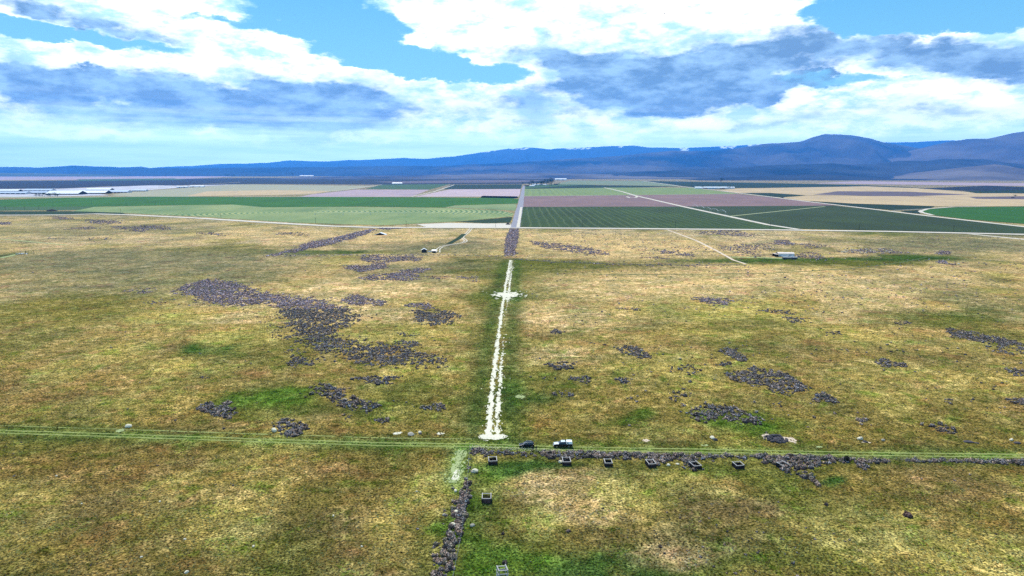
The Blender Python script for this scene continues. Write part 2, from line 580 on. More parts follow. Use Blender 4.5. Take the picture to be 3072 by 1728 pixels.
# ------------------------------------------------------------------ ground cover colours
OLIVE = (0.165, 0.135, 0.036)
GRN = (0.070, 0.115, 0.018)
DGRN = (0.045, 0.080, 0.018)
OGRN = (0.105, 0.105, 0.026)
ORG = (0.225, 0.140, 0.058)
TANC = (0.47, 0.325, 0.175)
YEL = (0.34, 0.27, 0.085)
GREY = (0.17, 0.15, 0.09)
LITTER = (0.11, 0.095, 0.085)
GB = [  # photo place and size, colour, amount
    (640, 1045, 95, 32, DGRN, .7), (840, 1195, 130, 40, GRN, .85), (1010, 1235, 200, 22, OGRN, .7),
    (1230, 1190, 160, 50, OGRN, .6), (1590, 1190, 80, 45, DGRN, .7), (1680, 1150, 130, 45, OGRN, .5),
    (1910, 1250, 70, 14, GRN, .8), (2250, 1260, 130, 36, GRN, .75), (2360, 1265, 90, 30, GRN, .6),
    (2800, 955, 220, 18, OGRN, .7), (2950, 935, 160, 12, DGRN, .5),
    (1525, 888, 110, 18, DGRN, .9), (1690, 815, 190, 30, (0.085, 0.085, 0.026), 1.0), (1850, 800, 200, 12, (0.11, 0.10, 0.035), .7), (1420, 800, 90, 26, (0.09, 0.09, 0.03), .8), (1640, 800, 150, 24, OGRN, .8), (1580, 840, 80, 60, OGRN, .55), (1470, 930, 60, 90, OGRN, .5),
    (1580, 1395, 140, 26, DGRN, .85), (1470, 1450, 40, 60, GRN, .5), (1850, 1430, 160, 30, OGRN, .7), (2200, 1425, 260, 24, OGRN, .7),
    (2540, 1443, 24, 18, (0.03, 0.075, 0.018), 1.0), (2815, 1452, 26, 10, GRN, .8), (2950, 1490, 30, 10, GRN, .6),
    (1850, 1700, 420, 60, DGRN, .8), (2260, 1650, 300, 70, OGRN, .8), (1500, 1690, 130, 70, GRN, .8), (2420, 1480, 140, 90, OGRN, .7), (1600, 1600, 90, 50, OGRN, .6), (1500, 1800, 500, 60, DGRN, .6), (1390, 1600, 46, 150, GRN, .8),
    (1450, 1560, 60, 60, OGRN, .5), (1620, 1560, 90, 40, YEL, .7), (1700, 1460, 200, 40, TANC, .45), (1950, 1480, 160, 40, YEL, .5),
    (2080, 1600, 250, 60, (0.12, 0.085, 0.04), .5), (2700, 1600, 300, 80, YEL, .5), (2900, 1460, 260, 50, ORG, .35), (2250, 1540, 160, 40, (0.12, 0.08, 0.04), .6), (1780, 1530, 110, 30, TANC, .5), (2060, 1660, 130, 30, TANC, .4), (1650, 815, 220, 30, OGRN, .7), (1300, 800, 260, 12, GREY, .4), (1300, 735, 240, 14, (0.21, 0.165, 0.10), .8),
    (2380, 782, 420, 9, DGRN, .95), (2740, 772, 140, 9, DGRN, .9), (2560, 790, 220, 7, OGRN, .8), (18, 766, 34, 8, DGRN, .95),
    (1340, 745, 160, 12, GREY, .7), (900, 757, 260, 7, DGRN, .75), (700, 762, 140, 6, OGRN, .7),
    (2900, 735, 300, 22, GREY, .8), (2680, 700, 160, 9, DGRN, .6), (2950, 705, 200, 8, GREY, .9),
    (400, 840, 420, 90, GREY, .60), (200, 780, 260, 36, GREY, .75), (150, 930, 260, 50, OLIVE, .7), (620, 780, 240, 30, GREY, .4),
    (1080, 870, 240, 36, TANC, .7), (1000, 930, 160, 30, TANC, .6), (760, 900, 180, 24, TANC, .5), (500, 960, 120, 20, YEL, .6),
    (1900, 860, 300, 50, TANC, .6), (2300, 830, 260, 30, TANC, .55), (2150, 930, 260, 36, YEL, .5), (1750, 960, 200, 40, TANC, .5),
    (1850, 745, 260, 28, TANC, .8), (1680, 720, 180, 22, TANC, .7), (2060, 740, 100, 26, TANC, .7), (1460, 700, 90, 12, TANC, .6),
    (1180, 715, 130, 14, TANC, .7), (850, 700, 220, 14, TANC, .5), (700, 745, 180, 10, OGRN, .35), (2500, 850, 260, 30, TANC, .5),
    (300, 690, 260, 16, GREY, .5), (1130, 1010, 120, 40, YEL, .5), (560, 1110, 160, 26, YEL, .5), (700, 1010, 80, 20, YEL, .6),
    (250, 1180, 200, 40, ORG, .4), (650, 1270, 160, 20, ORG, .5), (900, 1400, 200, 40, ORG, .4), (200, 1400, 300, 50, (0.16, 0.10, 0.035), .5),
    (600, 1500, 300, 40, ORG, .3), (1000, 1600, 200, 60, (0.14, 0.10, 0.04), .5), (120, 1560, 160, 60, YEL, .3), (1230, 1560, 80, 120, YEL, .35),
    (2600, 1090, 300, 60, (0.19, 0.13, 0.05), .5), (1650, 1060, 140, 30, TANC, .4), (2000, 1110, 140, 50, YEL, .4),
    (1950, 1000, 300, 30, (0.24, 0.17, 0.06), .3), (2750, 1130, 260, 50, YEL, .35), (2150, 1010, 120, 16, YEL, .4),
]
GBW = []
for (u, v, ru, rv, c, s) in GB:
    x, y = gp(u, v)
    x2, _ = gp(u + ru, v)
    _, y0 = gp(u, v + rv)
    _, y1 = gp(u, max(v - rv, 540))
    GBW.append((x, (y0 + y1) / 2, abs(x2 - x), (y1 - y0) / 2, c, s))
ZK = np.array([0, 150, 200, 260, 330, 430, 560, 700, 900, 1200, 4000, 60000], float)
ZC = np.array([(0.142, 0.112, 0.034), (0.148, 0.114, 0.034), (0.162, 0.121, 0.036), (0.205, 0.149, 0.048), (0.255, 0.182, 0.068),
               (0.31, 0.215, 0.082), (0.35, 0.240, 0.115), (0.37, 0.262, 0.150), (0.40, 0.295, 0.185), (0.30, 0.24, 0.15),
               (0.26, 0.21, 0.16), (0.20, 0.18, 0.17)])


def tint_at(x, y):
    x = np.asarray(x, float)
    y = np.asarray(y, float)
    c = np.stack([np.interp(y, ZK, ZC[:, i]) for i in range(3)], -1) * np.where(y < 1300, 1.0, 0.9)[..., None]
    wx = x + 26 * (fbm(x / 24, y / 24, 1) - 0.5)
    wy = y + 26 * (fbm(x / 24, y / 24, 2) - 0.5)

    def put(k, col):
        nonlocal c
        k = np.clip(k, 0, 1)[..., None]
        c = c * (1 - k) + np.array(col) * k
    near = y < 1300
    n1, n2 = fbm(x / 46, y / 60, 5), fbm(x / 38, y / 50, 6)
    put(np.clip((n1 - 0.55) * 5, 0, 0.55) * near, OGRN)
    put(np.clip((n2 - 0.56) * 5, 0, 0.45) * (y < 420), ORG)
    put(np.clip((fbm(x / 30, y / 40, 8) - 0.56) * 5, 0, 0.5) * near, YEL)
    put(np.clip((fbm(x / 60, y / 120, 9) - 0.54) * 5, 0, 0.5) * (y > 420) * near, GREY)
    put(np.clip((fbm(x / 60, y / 90, 12) - 0.52) * 5, 0, 0.6) * (y > 380) * near, TANC)
    for (bx, by, rx, ry, col, s) in GBW:
        d = ((wx - bx) / rx) ** 2 + ((wy - by) / ry) ** 2
        put(1.35 * s * np.exp(-d * d * 0.7) * (0.35 + 1.2 * fbm(x / 7, y / 11, 15)), col)
    dp = dist_line(x, y, PATH)
    put(np.exp(-((dp - 6) / 6.0) ** 2) * 0.75, DGRN)
    dt = dist_line(x, y, TRACK)
    put(np.exp(-((dt - 5) / 2.6) ** 2) * 0.5, DGRN)
    put(np.exp(-(dt / 2.7) ** 4) * (0.45 + 0.9 * fbm(x / 9, y / 4, 18)), (0.115, 0.155, 0.038))
    dl = dist_line(x, y, LANE)
    put(np.exp(-(dl / 4.0) ** 2) * 0.8, (0.12, 0.19, 0.06))
    return c


def axis_pts(lo, hi, step, far, grow=1.11):
    a = list(np.arange(lo, hi + 0.1, step))
    s = step
    while a[-1] < far:
        s *= grow
        a.append(a[-1] + s)
    s = step
    while a[0] > -far:
        s *= grow
        a.insert(0, a[0] - s)
    return np.array(a)


gx = axis_pts(-360, 360, 2.6, 90000, 1.10)
gy = np.concatenate([axis_pts(110, 520, 2.6, 90000, 1.028)])
GX, GY = np.meshgrid(gx, gy)
nx, ny = len(gx), len(gy)
Vg = np.stack([GX.ravel(), GY.ravel(), np.zeros(nx * ny)], -1)
idx = np.arange(nx * ny).reshape(ny, nx)
Fg = np.stack([idx[:-1, :-1].ravel(), idx[:-1, 1:].ravel(), idx[1:, 1:].ravel(), idx[1:, :-1].ravel()], -1)
ground = link('ground', np_mesh('ground', Vg, Fg, tint_at(Vg[:, 0], Vg[:, 1])), M_GROUND)
tag(ground, 'dry olive and tan rangeland running out to the horizon', 'ground', kind='structure')


# ------------------------------------------------------------------ fields
LEVEL = [0.04]


def sheet(name, pts_px, mat, label, step=0.012, sub=1, world_pts=None):
    P2 = world_pts if world_pts is not None else [gp(u, v) for u, v in pts_px]
    LEVEL[0] += step
    z = LEVEL[0]
    # a few extra points with a little wander so that no border is ruler straight
    Q = []
    for a, b in zip(P2, P2[1:] + P2[:1]):
        L = math.hypot(b[0] - a[0], b[1] - a[1])
        n = max(1, min(14, int(L / 60)))
        for k in range(n):
            t = k / n
            j = 0 if k == 0 else 0.006 * L
            Q.append((a[0] + (b[0] - a[0]) * t + random.uniform(-j, j) * 0.3, a[1] + (b[1] - a[1]) * t + random.uniform(-j, j)))
    tri = tessellate_polygon([[Vector((x, y, 0)) for x, y in Q]])
    me = bpy.data.meshes.new(name)
    vs = [(x, y, z) for x, y in Q]
    fs = []
    for t in tri:
        a, b, c = (vs[i] for i in t)
        ar = (b[0] - a[0]) * (c[1] - a[1]) - (b[1] - a[1]) * (c[0] - a[0])
        fs.append(tuple(t) if ar > 0 else (t[0], t[2], t[1]))
    me.from_pydata(vs, [], fs)
    me.update()
    o = link(name, me, mat)
    return tag(o, label, 'field', kind='structure')


FM = field_material
pivot_c = (-456.0, 1470.0, 0.0)
m_navy = FM('cloud_shadow_navy', (0.016, 0.018, 0.030), (0.010, 0.012, 0.022))  # cloud shadow over the far plain, painted as a dark ground colour
m_lav = FM('fallow_pink', (0.36, 0.26, 0.27), (0.28, 0.21, 0.24))
m_bright = FM('bright_crop', (0.024, 0.108, 0.004), (0.014, 0.072, 0.004), axis=(0.1, 1, 0), spacing=30, line=(0.045, 0.13, 0.016), line_amt=0.4)
m_cut = FM('cut_hay', (0.095, 0.165, 0.058), (0.078, 0.140, 0.052), ring=pivot_c, spacing=11, line=(0.38, 0.37, 0.15), line_w=0.40, line_amt=0.9)
m_cut2 = FM('cut_hay_beyond', (0.12, 0.18, 0.07), (0.10, 0.155, 0.06), ring=(-150, 2150, 0), spacing=10, line=(0.38, 0.36, 0.17), line_w=0.3)
m_tan = FM('stubble', (0.46, 0.33, 0.18), (0.36, 0.26, 0.15))
m_tang = FM('grey_stubble', (0.30, 0.27, 0.17), (0.26, 0.25, 0.17))
m_pink = FM('tilled_pink', (0.22, 0.130, 0.120), (0.155, 0.098, 0.098), axis=(0.2, 1, 0), spacing=46, line=(0.15, 0.10, 0.10), line_amt=0.7)
m_dkg = FM('dark_crop_rows', (0.030, 0.058, 0.010), (0.019, 0.038, 0.008), axis=(1, -0.012, 0), spacing=15, line=(0.11, 0.14, 0.055), line_w=0.07, line_amt=0.5)
m_dkg2 = FM('dark_crop', (0.028, 0.047, 0.012), (0.018, 0.031, 0.010), axis=(0.55, 1, 0), spacing=26, line=(0.045, 0.064, 0.022), line_w=0.25, line_amt=0.6)
m_pale = FM('pale_crop', (0.18, 0.22, 0.07), (0.14, 0.19, 0.06), axis=(1, -0.03, 0), spacing=26, line=(0.12, 0.16, 0.07), line_w=0.3, line_amt=0.9)
m_teal = FM('teal_crop', (0.045, 0.095, 0.032), (0.034, 0.072, 0.028))
m_dteal = FM('deep_green_crop_and_cloud_shade', (0.010, 0.028, 0.010), (0.007, 0.020, 0.009))  # dark crop green; the far strips have cloud shade mixed into it
m_black = FM('cloud_shadow_black', (0.012, 0.015, 0.024), (0.010, 0.012, 0.020))  # near black because cloud shadow is put into the ground colour
m_purp = FM('tilled_purple', (0.115, 0.085, 0.095), (0.09, 0.07, 0.085))
m_green3 = FM('green_crop', (0.026, 0.100, 0.008), (0.018, 0.075, 0.007))
m_verge = FM('verge_grass', (0.014, 0.038, 0.010), (0.010, 0.026, 0.009))
m_yard = FM('farm_yard', (0.50, 0.47, 0.48), (0.30, 0.29, 0.33), patch=0.02)

# left of the paved road, far to near
sheet('field', [(-900, 523), (390, 526), (700, 529), (560, 537), (-900, 546)], m_lav, 'far pinkish fallow ground at the left below the blue mesa')
sheet('field', [(-900, 549), (300, 541), (560, 536), (760, 534), (1300, 534), (1700, 536), (1640, 543), (1640, 549), (1558, 552), (1140, 554), (768, 552), (560, 556), (300, 560), (180, 566), (-900, 571)], m_navy, 'long dark navy band of painted cloud shadow on the far left')
sheet('field', [(230, 538), (520, 535), (560, 540), (240, 543)], m_teal, 'teal strip above the dark navy band')
sheet('field', [(1120, 545), (1420, 540), (1640, 541), (1560, 547), (1200, 550)], m_purp, 'purple strip within the dark band near the paved road')
sheet('yard', [(-900, 571), (180, 566), (447, 556), (560, 557), (700, 553), (500, 566), (380, 575), (300, 582), (330, 586), (100, 590), (-900, 592)], m_yard, 'pale dusty dairy yard around the long barns')
sheet('field', [(380, 576), (520, 567), (700, 553), (960, 556), (1130, 558), (995, 574), (925, 583), (768, 586), (400, 590), (330, 586)], m_tang, 'greyish tan field beside the dairy yard')
sheet('field', [(620, 574), (820, 570), (992, 573), (940, 582), (780, 586), (560, 588)], m_tan, 'tan stubble field tip ending in a curve')
sheet('field', [(935, 583), (1066, 569), (1290, 569), (1235, 590), (890, 592)], m_lav, 'pink fallow field left of the pale farm track')
sheet('field', [(1245, 590), (1350, 568), (1562, 566), (1558, 590)], FM('pale_pink', (0.42, 0.31, 0.31), (0.36, 0.27, 0.29)), 'pale pink field next to the paved road')
sheet('field', [(1096, 567), (1144, 554), (1350, 552), (1290, 569)], m_teal, 'teal green field with a barn at its far edge')
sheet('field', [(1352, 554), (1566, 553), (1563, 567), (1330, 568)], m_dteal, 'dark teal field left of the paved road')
sheet('field', [(-900, 592), (170, 590), (380, 590), (560, 588), (620, 590), (-900, 600)], m_tang, 'pale strip of stubble in front of the dairy')
sheet('field', [(-900, 601), (0, 599), (200, 593), (450, 590), (768, 591), (1000, 591), (1300, 592), (1530, 594), (1556, 598), (1552, 611), (1364, 616), (1340, 623), (1066, 620), (786, 622), (650, 614), (465, 617), (298, 620), (-900, 622)], m_bright, 'bright green crop band across the left half')
sheet('field', [(-900, 622), (298, 620), (240, 630), (-900, 640)], m_teal, 'dull green field strip at the left edge')
sheet('field', [(-900, 640), (0, 634), (218, 634), (360, 637), (390, 645), (283, 641), (194, 644), (-900, 646)], m_verge, 'dark green verge above the gravel road at the left')
sheet('field', [(218, 634), (283, 621), (465, 618), (611, 615), (700, 614), (790, 622), (1066, 621), (1334, 624), (1500, 632), (1541, 641), (1536, 649), (1450, 658), (1364, 665), (1245, 671), (1155, 676), (1036, 673), (887, 668), (768, 661), (596, 650), (447, 643), (358, 638)], m_cut, 'pale green half circle of cut hay with curved windrows')
sheet('field', [(1334, 622), (1364, 617), (1450, 614), (1549, 612), (1546, 632), (1500, 630), (1430, 627)], m_cut2, 'small pale hay piece with yellow windrows by the paved road')
sheet('field', [(1364, 666), (1450, 659), (1537, 651), (1530, 668), (1460, 670)], m_verge, 'dark green wedge between the hay circle and the paved road')
sheet('apron', [(1250, 673), (1350, 669), (1460, 671), (1530, 670), (1538, 682), (1280, 682)], M_GRAVEL, 'white bare apron beside the road junction')
# right of the paved road
sheet('field', [(1570, 556), (1660, 553), (1745, 549), (1820, 553), (1700, 559), (1600, 565), (1569, 565)], m_teal, 'green yard field in front of the far farmstead')
sheet('field', [(1660, 553), (1715, 542), (1930, 543), (2043, 559), (1745, 554)], FM('grey_green_crop', (0.17, 0.19, 0.10), (0.14, 0.17, 0.10)), 'grey green field behind the farmstead')
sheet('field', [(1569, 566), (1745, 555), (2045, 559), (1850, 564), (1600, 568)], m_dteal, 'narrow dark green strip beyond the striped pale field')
sheet('field', [(1568, 589), (1570, 567), (1834, 563), (2073, 563), (2215, 581), (2192, 583), (1894, 585)], m_pale, 'pale green striped field right of the paved road')
sheet('field', [(1564, 621), (1567, 589), (1894, 586), (2212, 582), (2350, 596), (2510, 616), (2304, 621), (1900, 620)], m_pink, 'pinkish tilled field right of the paved road')
sheet('field', [(1553, 681), (1562, 621), (2045, 620), (2304, 676), (2394, 688), (2043, 686), (1834, 684)], m_dkg, 'dark green crop with pale drill lines beside the paved road')
sheet('field', [(2052, 620), (2500, 617), (2605, 628), (2781, 648), (3072, 682), (4000, 790), (4000, 712), (3072, 702), (2662, 692), (2400, 687), (2304, 675)], m_dkg2, 'large dark green crop on the right between the two slanting roads')
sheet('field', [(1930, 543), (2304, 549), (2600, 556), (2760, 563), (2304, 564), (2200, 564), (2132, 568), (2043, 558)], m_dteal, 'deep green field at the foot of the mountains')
sheet('field', [(2438, 550), (2572, 544), (2900, 548), (4000, 560), (4000, 566), (2860, 556)], m_lav, 'pale lavender strip under the right hills')
sheet('field', [(2304, 564), (2600, 559), (2755, 565), (2900, 576), (4000, 610), (4000, 640), (3072, 600), (2900, 596), (2722, 588), (2423, 587), (2280, 588), (2160, 572), (2200, 566)], m_tan, 'tan stubble field on the right, upper part')
sheet('field', [(2440, 584), (2513, 574), (2721, 575), (2910, 584), (2690, 590)], m_purp, 'purple tilled lens inside the tan fields')
sheet('field', [(2906, 591), (3072, 589), (4000, 600), (4000, 625), (3072, 598), (2930, 597)], m_purp, 'purple tilled strip at the right edge')
sheet('field', [(2751, 566), (2960, 557), (3072, 561), (4000, 580), (4000, 600), (3072, 571), (2900, 573)], m_black, 'near black band of painted cloud shadow at the right edge')
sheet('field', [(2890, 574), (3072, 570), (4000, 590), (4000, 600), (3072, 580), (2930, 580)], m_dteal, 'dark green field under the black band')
sheet('field', [(2215, 579), (2310, 579), (2418, 586), (2345, 592), (2300, 589)], m_dteal, 'small dark green wedge beside the right slanting road')
sheet('field', [(2345, 593), (2423, 588), (2722, 589), (2900, 596), (3072, 600), (4000, 640), (4000, 660), (3072, 619), (2811, 619), (2557, 611), (2408, 602)], m_tan, 'broad tan stubble band on the right')
sheet('field', [(2408, 603), (2572, 612), (2805, 619), (2781, 629), (2690, 632), (2600, 624), (2513, 616)], m_dteal, 'dark teal triangle right of the slanting road')
sheet('field', [(2700, 634), (2756, 631), (2762, 642), (2720, 638)], m_dteal, 'tiny dark triangle beside the round green field')
sheet('field', [(2762, 636), (2781, 628), (2870, 622), (3072, 620), (4000, 630), (4000, 760), (3072, 672), (2900, 658), (2800, 646)], m_green3, 'bright green rounded field at the right edge')


# ------------------------------------------------------------------ roads
def strip(name, L, width, mat, label, step=0.008, kind='road', taper=None):
    LEVEL[0] += step
    z = LEVEL[0]
    L = [Vector((p[0], p[1], 0)) for p in L]
    # refine
    R = []
    for a, b in zip(L[:-1], L[1:]):
        n = max(1, min(12, int((b - a).length / 25)))
        R += [a.lerp(b, k / n) for k in range(n)]
    R.append(L[-1])
    vs = []
    for i, p in enumerate(R):
        d = (R[min(i + 1, len(R) - 1)] - R[max(i - 1, 0)]).normalized()
        nrm = Vector((-d.y, d.x, 0))
        wd = width if taper is None else width + (taper - width) * i / (len(R) - 1)
        for s in (1, -1):
            q = p + nrm * s * wd * 0.5 * random.uniform(0.9, 1.1)
            vs.append((q.x, q.y, z))
    fs = [(2 * i, 2 * i + 1, 2 * i + 3, 2 * i + 2) for i in range(len(R) - 1)]
    me = bpy.data.meshes.new(name)
    me.from_pydata(vs, [], fs)
    me.update()
    o = link(name, me, mat)
    return tag(o, label, kind, kind='structure')


strip('road', poly((-900, 648), (0, 646), (194, 645), (283, 642), (388, 645), (596, 655), (768, 666), (872, 672), (995, 679), (1126, 683), (1536, 684), (1834, 686), (2304, 690), (2662, 695), (3072, 704), (4000, 722)), 19, M_GRAVEL, 'pale gravel road crossing the whole view below the fields')
strip('road', poly((1546, 684), (1553, 650), (1560, 622), (1566, 590), (1570, 566), (1573, 557)), 15, M_ASPH, 'straight grey paved road running away to the farmstead')
strip('roadside', poly((1554, 683), (1561, 640), (1564, 622)), 5, M_GRAVEL, 'pale shoulder strip on the right of the paved road', kind='shoulder')
strip('road', poly((1930, 543), (2043, 559), (2132, 569), (2304, 590), (2423, 605), (2602, 626), (2781, 648), (3072, 681), (4000, 788)), 15, M_GRAVEL, 'long pale road slanting down to the right edge', taper=12)
strip('road', poly((1813, 563), (1862, 574), (1906, 587), (2043, 619), (2304, 675), (2396, 689)), 11, M_GRAVEL, 'pale farm road slanting between the dark green crops')
strip('farm_track', poly((2183, 650), (2330, 635), (2475, 620)), 6, simple('pale_track', (0.34, 0.36, 0.20), 0.95, 0.1, 0.2, 0.1), 'faint pale track across the large dark green crop', kind='track')
strip('farm_track', poly((1567, 589), (1894, 585.5), (2212, 581.5)), 12, M_GRAVEL, 'pale track between the striped and pink fields', kind='track')
strip('farm_track', poly((1235, 590), (1300, 576), (1362, 555)), 9, M_GRAVEL, 'pale track between the pink fields on the left', kind='track')
strip('farm_track', poly((1000, 574), (1075, 565), (1146, 554)), 9, M_GRAVEL, 'pale track left of the teal field', kind='track')
strip('farm_track', poly((2798, 646), (2766, 638), (2760, 634), (2783, 627), (2860, 621), (2960, 619)), 9, M_GRAVEL, 'curved pale track round the end of the bright green field', kind='track')
strip('farm_track', poly((2677, 632), (2790, 627)), 6, M_GRAVEL, 'short pale track beside the dark teal triangle', kind='track')
strip('farm_track', poly((450, 566), (560, 556), (720, 547)), 14, M_GRAVEL, 'pale track behind the dairy yard', kind='track')
strip('farm_track', poly((700, 591), (1000, 590.5), (1240, 590.5), (1555, 590)), 13, M_GRAVEL, 'pale track along the far side of the bright green crop', kind='track')
strip('farm_track', poly((1880, 590), (1890, 594), (1908, 593), (1912, 588), (1890, 587)), 9, M_GRAVEL, 'pale loop of track at the pink field', kind='track')
LEVEL[0] = 0.012      # these lie straight on the rangeland
strip('farm_track', poly((1993, 686), (2040, 703), (2090, 722), (2150, 752), (2200, 780), (2238, 792)), 3.0, M_DIRT, 'two rut lane slanting towards the white shed', kind='track')
strip('farm_track', poly((2190, 771), (2250, 772), (2345, 775)), 5, M_LANE, 'short pale track leading to the white shed', kind='track')
strip('farm_track', poly((2060, 707), (2110, 708)), 3, M_GRAVEL, 'short pale spur off the slanting lane', kind='track')
strip('road', poly((2870, 698), (3072, 718), (3500, 760)), 9, M_GRAVEL, 'second pale road leaving the gravel road at the right edge')
strip('farm_track', poly((0, 774), (30, 768), (52, 763)), 4, M_LANE, 'short pale track at the left edge by the scrap pile', kind='track')
strip('farm_track', poly((0, 717), (40, 720), (110, 727), (200, 735)), 3, M_LANE, 'faint grassy track near the left edge', kind='track')
strip('farm_track', poly((1540, 778), (1680, 787), (1850, 792), (2050, 796), (2230, 794)), 3, simple('dark_track', (0.05, 0.055, 0.03), 0.95, 0.1, 0.3, 0.3), 'thin dark field edge line right of the white path end', kind='track')
strip('farm_track', poly((1740, 825), (1900, 824), (2100, 822), (2330, 819), (2550, 806), (2700, 788), (2780, 772), (2900, 775), (3072, 792)), 2.2, simple('green_ruts', (0.07, 0.10, 0.03), 0.95, 0.1, 0.3, 0.3), 'faint dark vehicle track across the right rangeland', kind='track')
lane_pts = [(1414, 684), (1403, 698), (1390, 708), (1386, 712), (1394, 719), (1398, 723), (1390, 728), (1368, 732), (1345, 735), (1325, 740), (1315, 747), (1314, 757)]
for k, off in enumerate((-1.7, 1.7)):
    L = [Vector((*gp(u, v), 0)) for u, v in lane_pts]
    R = []
    for i, p in enumerate(L):
        d = (L[min(i + 1, len(L) - 1)] - L[max(i - 1, 0)]).normalized()
        R.append((p.x - d.y * off, p.y + d.x * off))
    strip('rut', R, 1.4, M_GRAVEL, ('left' if k else 'right') + ' wheel rut of the winding lane down to the two small sheds', kind='track')
strip('green_ditch', poly((1392, 702), (1375, 716), (1345, 732)), 7, m_verge, 'dark green ditch beside the winding lane', kind='ditch')


# ------------------------------------------------------------------ ragged ground patches made of small flakes
def flakes(name, L, width, keep, cs, ct, z, mat, label, kind='path'):
    """cells along a line; keep(s, t, x, y) says which are bare"""
    L = np.array(L)
    seg = np.hypot(*(L[1:] - L[:-1]).T)
    cum = np.concatenate([[0], np.cumsum(seg)])
    S = np.arange(0, cum[-1], cs)
    T = np.arange(-width / 2, width / 2, ct)
    ss, tt = np.meshgrid(S, T, indexing='ij')
    ss, tt = ss.ravel(), tt.ravel()

    def place(s, t):
        px, py = np.interp(s, cum, L[:, 0]), np.interp(s, cum, L[:, 1])
        qx, qy = np.interp(s + 4, cum, L[:, 0]), np.interp(s + 4, cum, L[:, 1])
        rx, ry = np.interp(s - 4, cum, L[:, 0]), np.interp(s - 4, cum, L[:, 1])
        dx, dy = qx - rx, qy - ry
        ln = np.hypot(dx, dy) + 1e-9
        return px - dy / ln * t, py + dx / ln * t
    cx, cy = place(ss, tt)
    ok = keep(ss, tt, cx, cy)
    ss, tt = ss[ok], tt[ok]
    n = len(ss)
    j = RNG.uniform(0.42, 0.85, (n, 4))
    V = np.zeros((n, 4, 3))
    for q, (a, b) in enumerate(((-1, -1), (1, -1), (1, 1), (-1, 1))):
        x, y = place(ss + a * cs * j[:, q], tt + b * ct * j[:, q])
        V[:, q, 0], V[:, q, 1] = x, y
    V[:, :, 2] = z + RNG.uniform(0, 0.03, n)[:, None]
    Fq = np.arange(n * 4).reshape(n, 4)
    V = V.reshape(-1, 3)
    # keep every flake facing up
    a, b, c = V[Fq[:, 0]], V[Fq[:, 1]], V[Fq[:, 2]]
    cr = (b[:, 0] - a[:, 0]) * (c[:, 1] - a[:, 1]) - (b[:, 1] - a[:, 1]) * (c[:, 0] - a[:, 0])
    Fq[cr < 0] = Fq[cr < 0][:, ::-1]
    o = link(name, np_mesh(name, V, Fq), mat)
    return tag(o, label, kind, kind='structure')


def k_path(s, t, x, y):
    n = fbm(s / 2.2, t / 0.9, 21, 5, 0.7)
    n2 = fbm(s / 30.0, t / 4.0, 22)
    f = np.clip(s / 480.0, 0, 1)
    w_ = 1.0 - 0.35 * f
    left = np.exp(-((t - 1.15) / (1.35 * w_)) ** 2) * 1.05        # t > 0 is the left side
    right = np.exp(-((t + 1.75) / (1.25 * w_)) ** 2) * (0.66 + 0.25 * np.sin(f * 11 + 1))
    fringe = 0.30 * np.exp(-((t + 2.2) / 1.5) ** 2)
    solid = 0.75 * np.exp(-(t / 1.9) ** 2) * np.clip((f - 0.45) * 3, 0, 1)
    return np.maximum(np.maximum(np.maximum(left, right), fringe), solid) + (n - 0.5) * 2.1 + (n2 - 0.5) * 0.5 > 0.68


flakes('white_path', PATH, 13, k_path, 0.5, 0.24, 0.012, M_CHALK, 'ragged white bare path running straight up the rangeland')
flakes('white_path_crossing', poly((1468, 887), (1500, 885), (1545, 885), (1582, 886)), 40,
       lambda s, t, x, y: np.exp(-(t / (6.0 + 8.0 * np.exp(-((s - 12.5) / 4) ** 2))) ** 2) * np.clip(np.minimum(s, 25 - s) / 6, 0.45, 1) + (fbm(s / 2.4, t / 3.6, 31, 5, .75) - .5) * 2.9 > 0.52,
       0.5, 0.5, 0.016, M_CHALK, 'ragged white bare cross bar part way up the white path')
flakes('white_turnaround', poly((1425, 1310), (1460, 1311), (1490, 1311), (1526, 1309)), 6.4,
       lambda s, t, x, y: np.exp(-(t / 2.1) ** 2) * np.clip(np.minimum(s, 11.5 - s) / 2.4, 0.2, 1.1) + (fbm(s / 1.1, t / 0.7, 33, 4, .6) - .5) * 1.2 > 0.48,
       0.22, 0.22, 0.020, M_CHALK, 'white bare patch where the path meets the two track road')
for k, off in enumerate((1.15, -1.05)):
    flakes('rut', TRACK, 5.0, lambda s, t, x, y, off=off: np.exp(-((t - off) / 0.32) ** 2) + (fbm(s / 7, t / 0.5, 41 + k, 4, .6) - .5) * 1.3 > 0.55,
           0.8, 0.22, 0.010, M_RUT, ('far' if off > 0 else 'near') + ' pale rut of the grassy two track road', 'track')
flakes('rut', [(p[0], p[1] + 5.2) for p in TRACK[:6]], 3.0, lambda s, t, x, y: np.exp(-(t / 0.34) ** 2) + (fbm(s / 7, t / 0.5, 47, 4, .6) - .5) * 1.3 > 0.70,
       0.8, 0.22, 0.010, M_RUT, 'faint third rut along the left part of the two track road', 'track')
flakes('pale_lane', LANE, 8, lambda s, t, x, y: np.exp(-((t) / 2.6) ** 2) + (fbm(s / 2.2, t / 0.7, 51, 4, .6) - .5) * 1.7 > 0.75,
       0.3, 0.2, 0.010, M_LANE, 'pale worn lane left of the corner of the brush rows', 'track')
flakes('pale_lane_end', poly((1375, 1410), (1362, 1440)), 5, lambda s, t, x, y: np.exp(-((t) / 1.6) ** 2) + (fbm(s / 2.2, t / 0.7, 53, 4, .6) - .5) * 1.5 > 0.82,
       0.3, 0.2, 0.018, M_CHALK, 'white scuffed end of the pale lane', 'track')
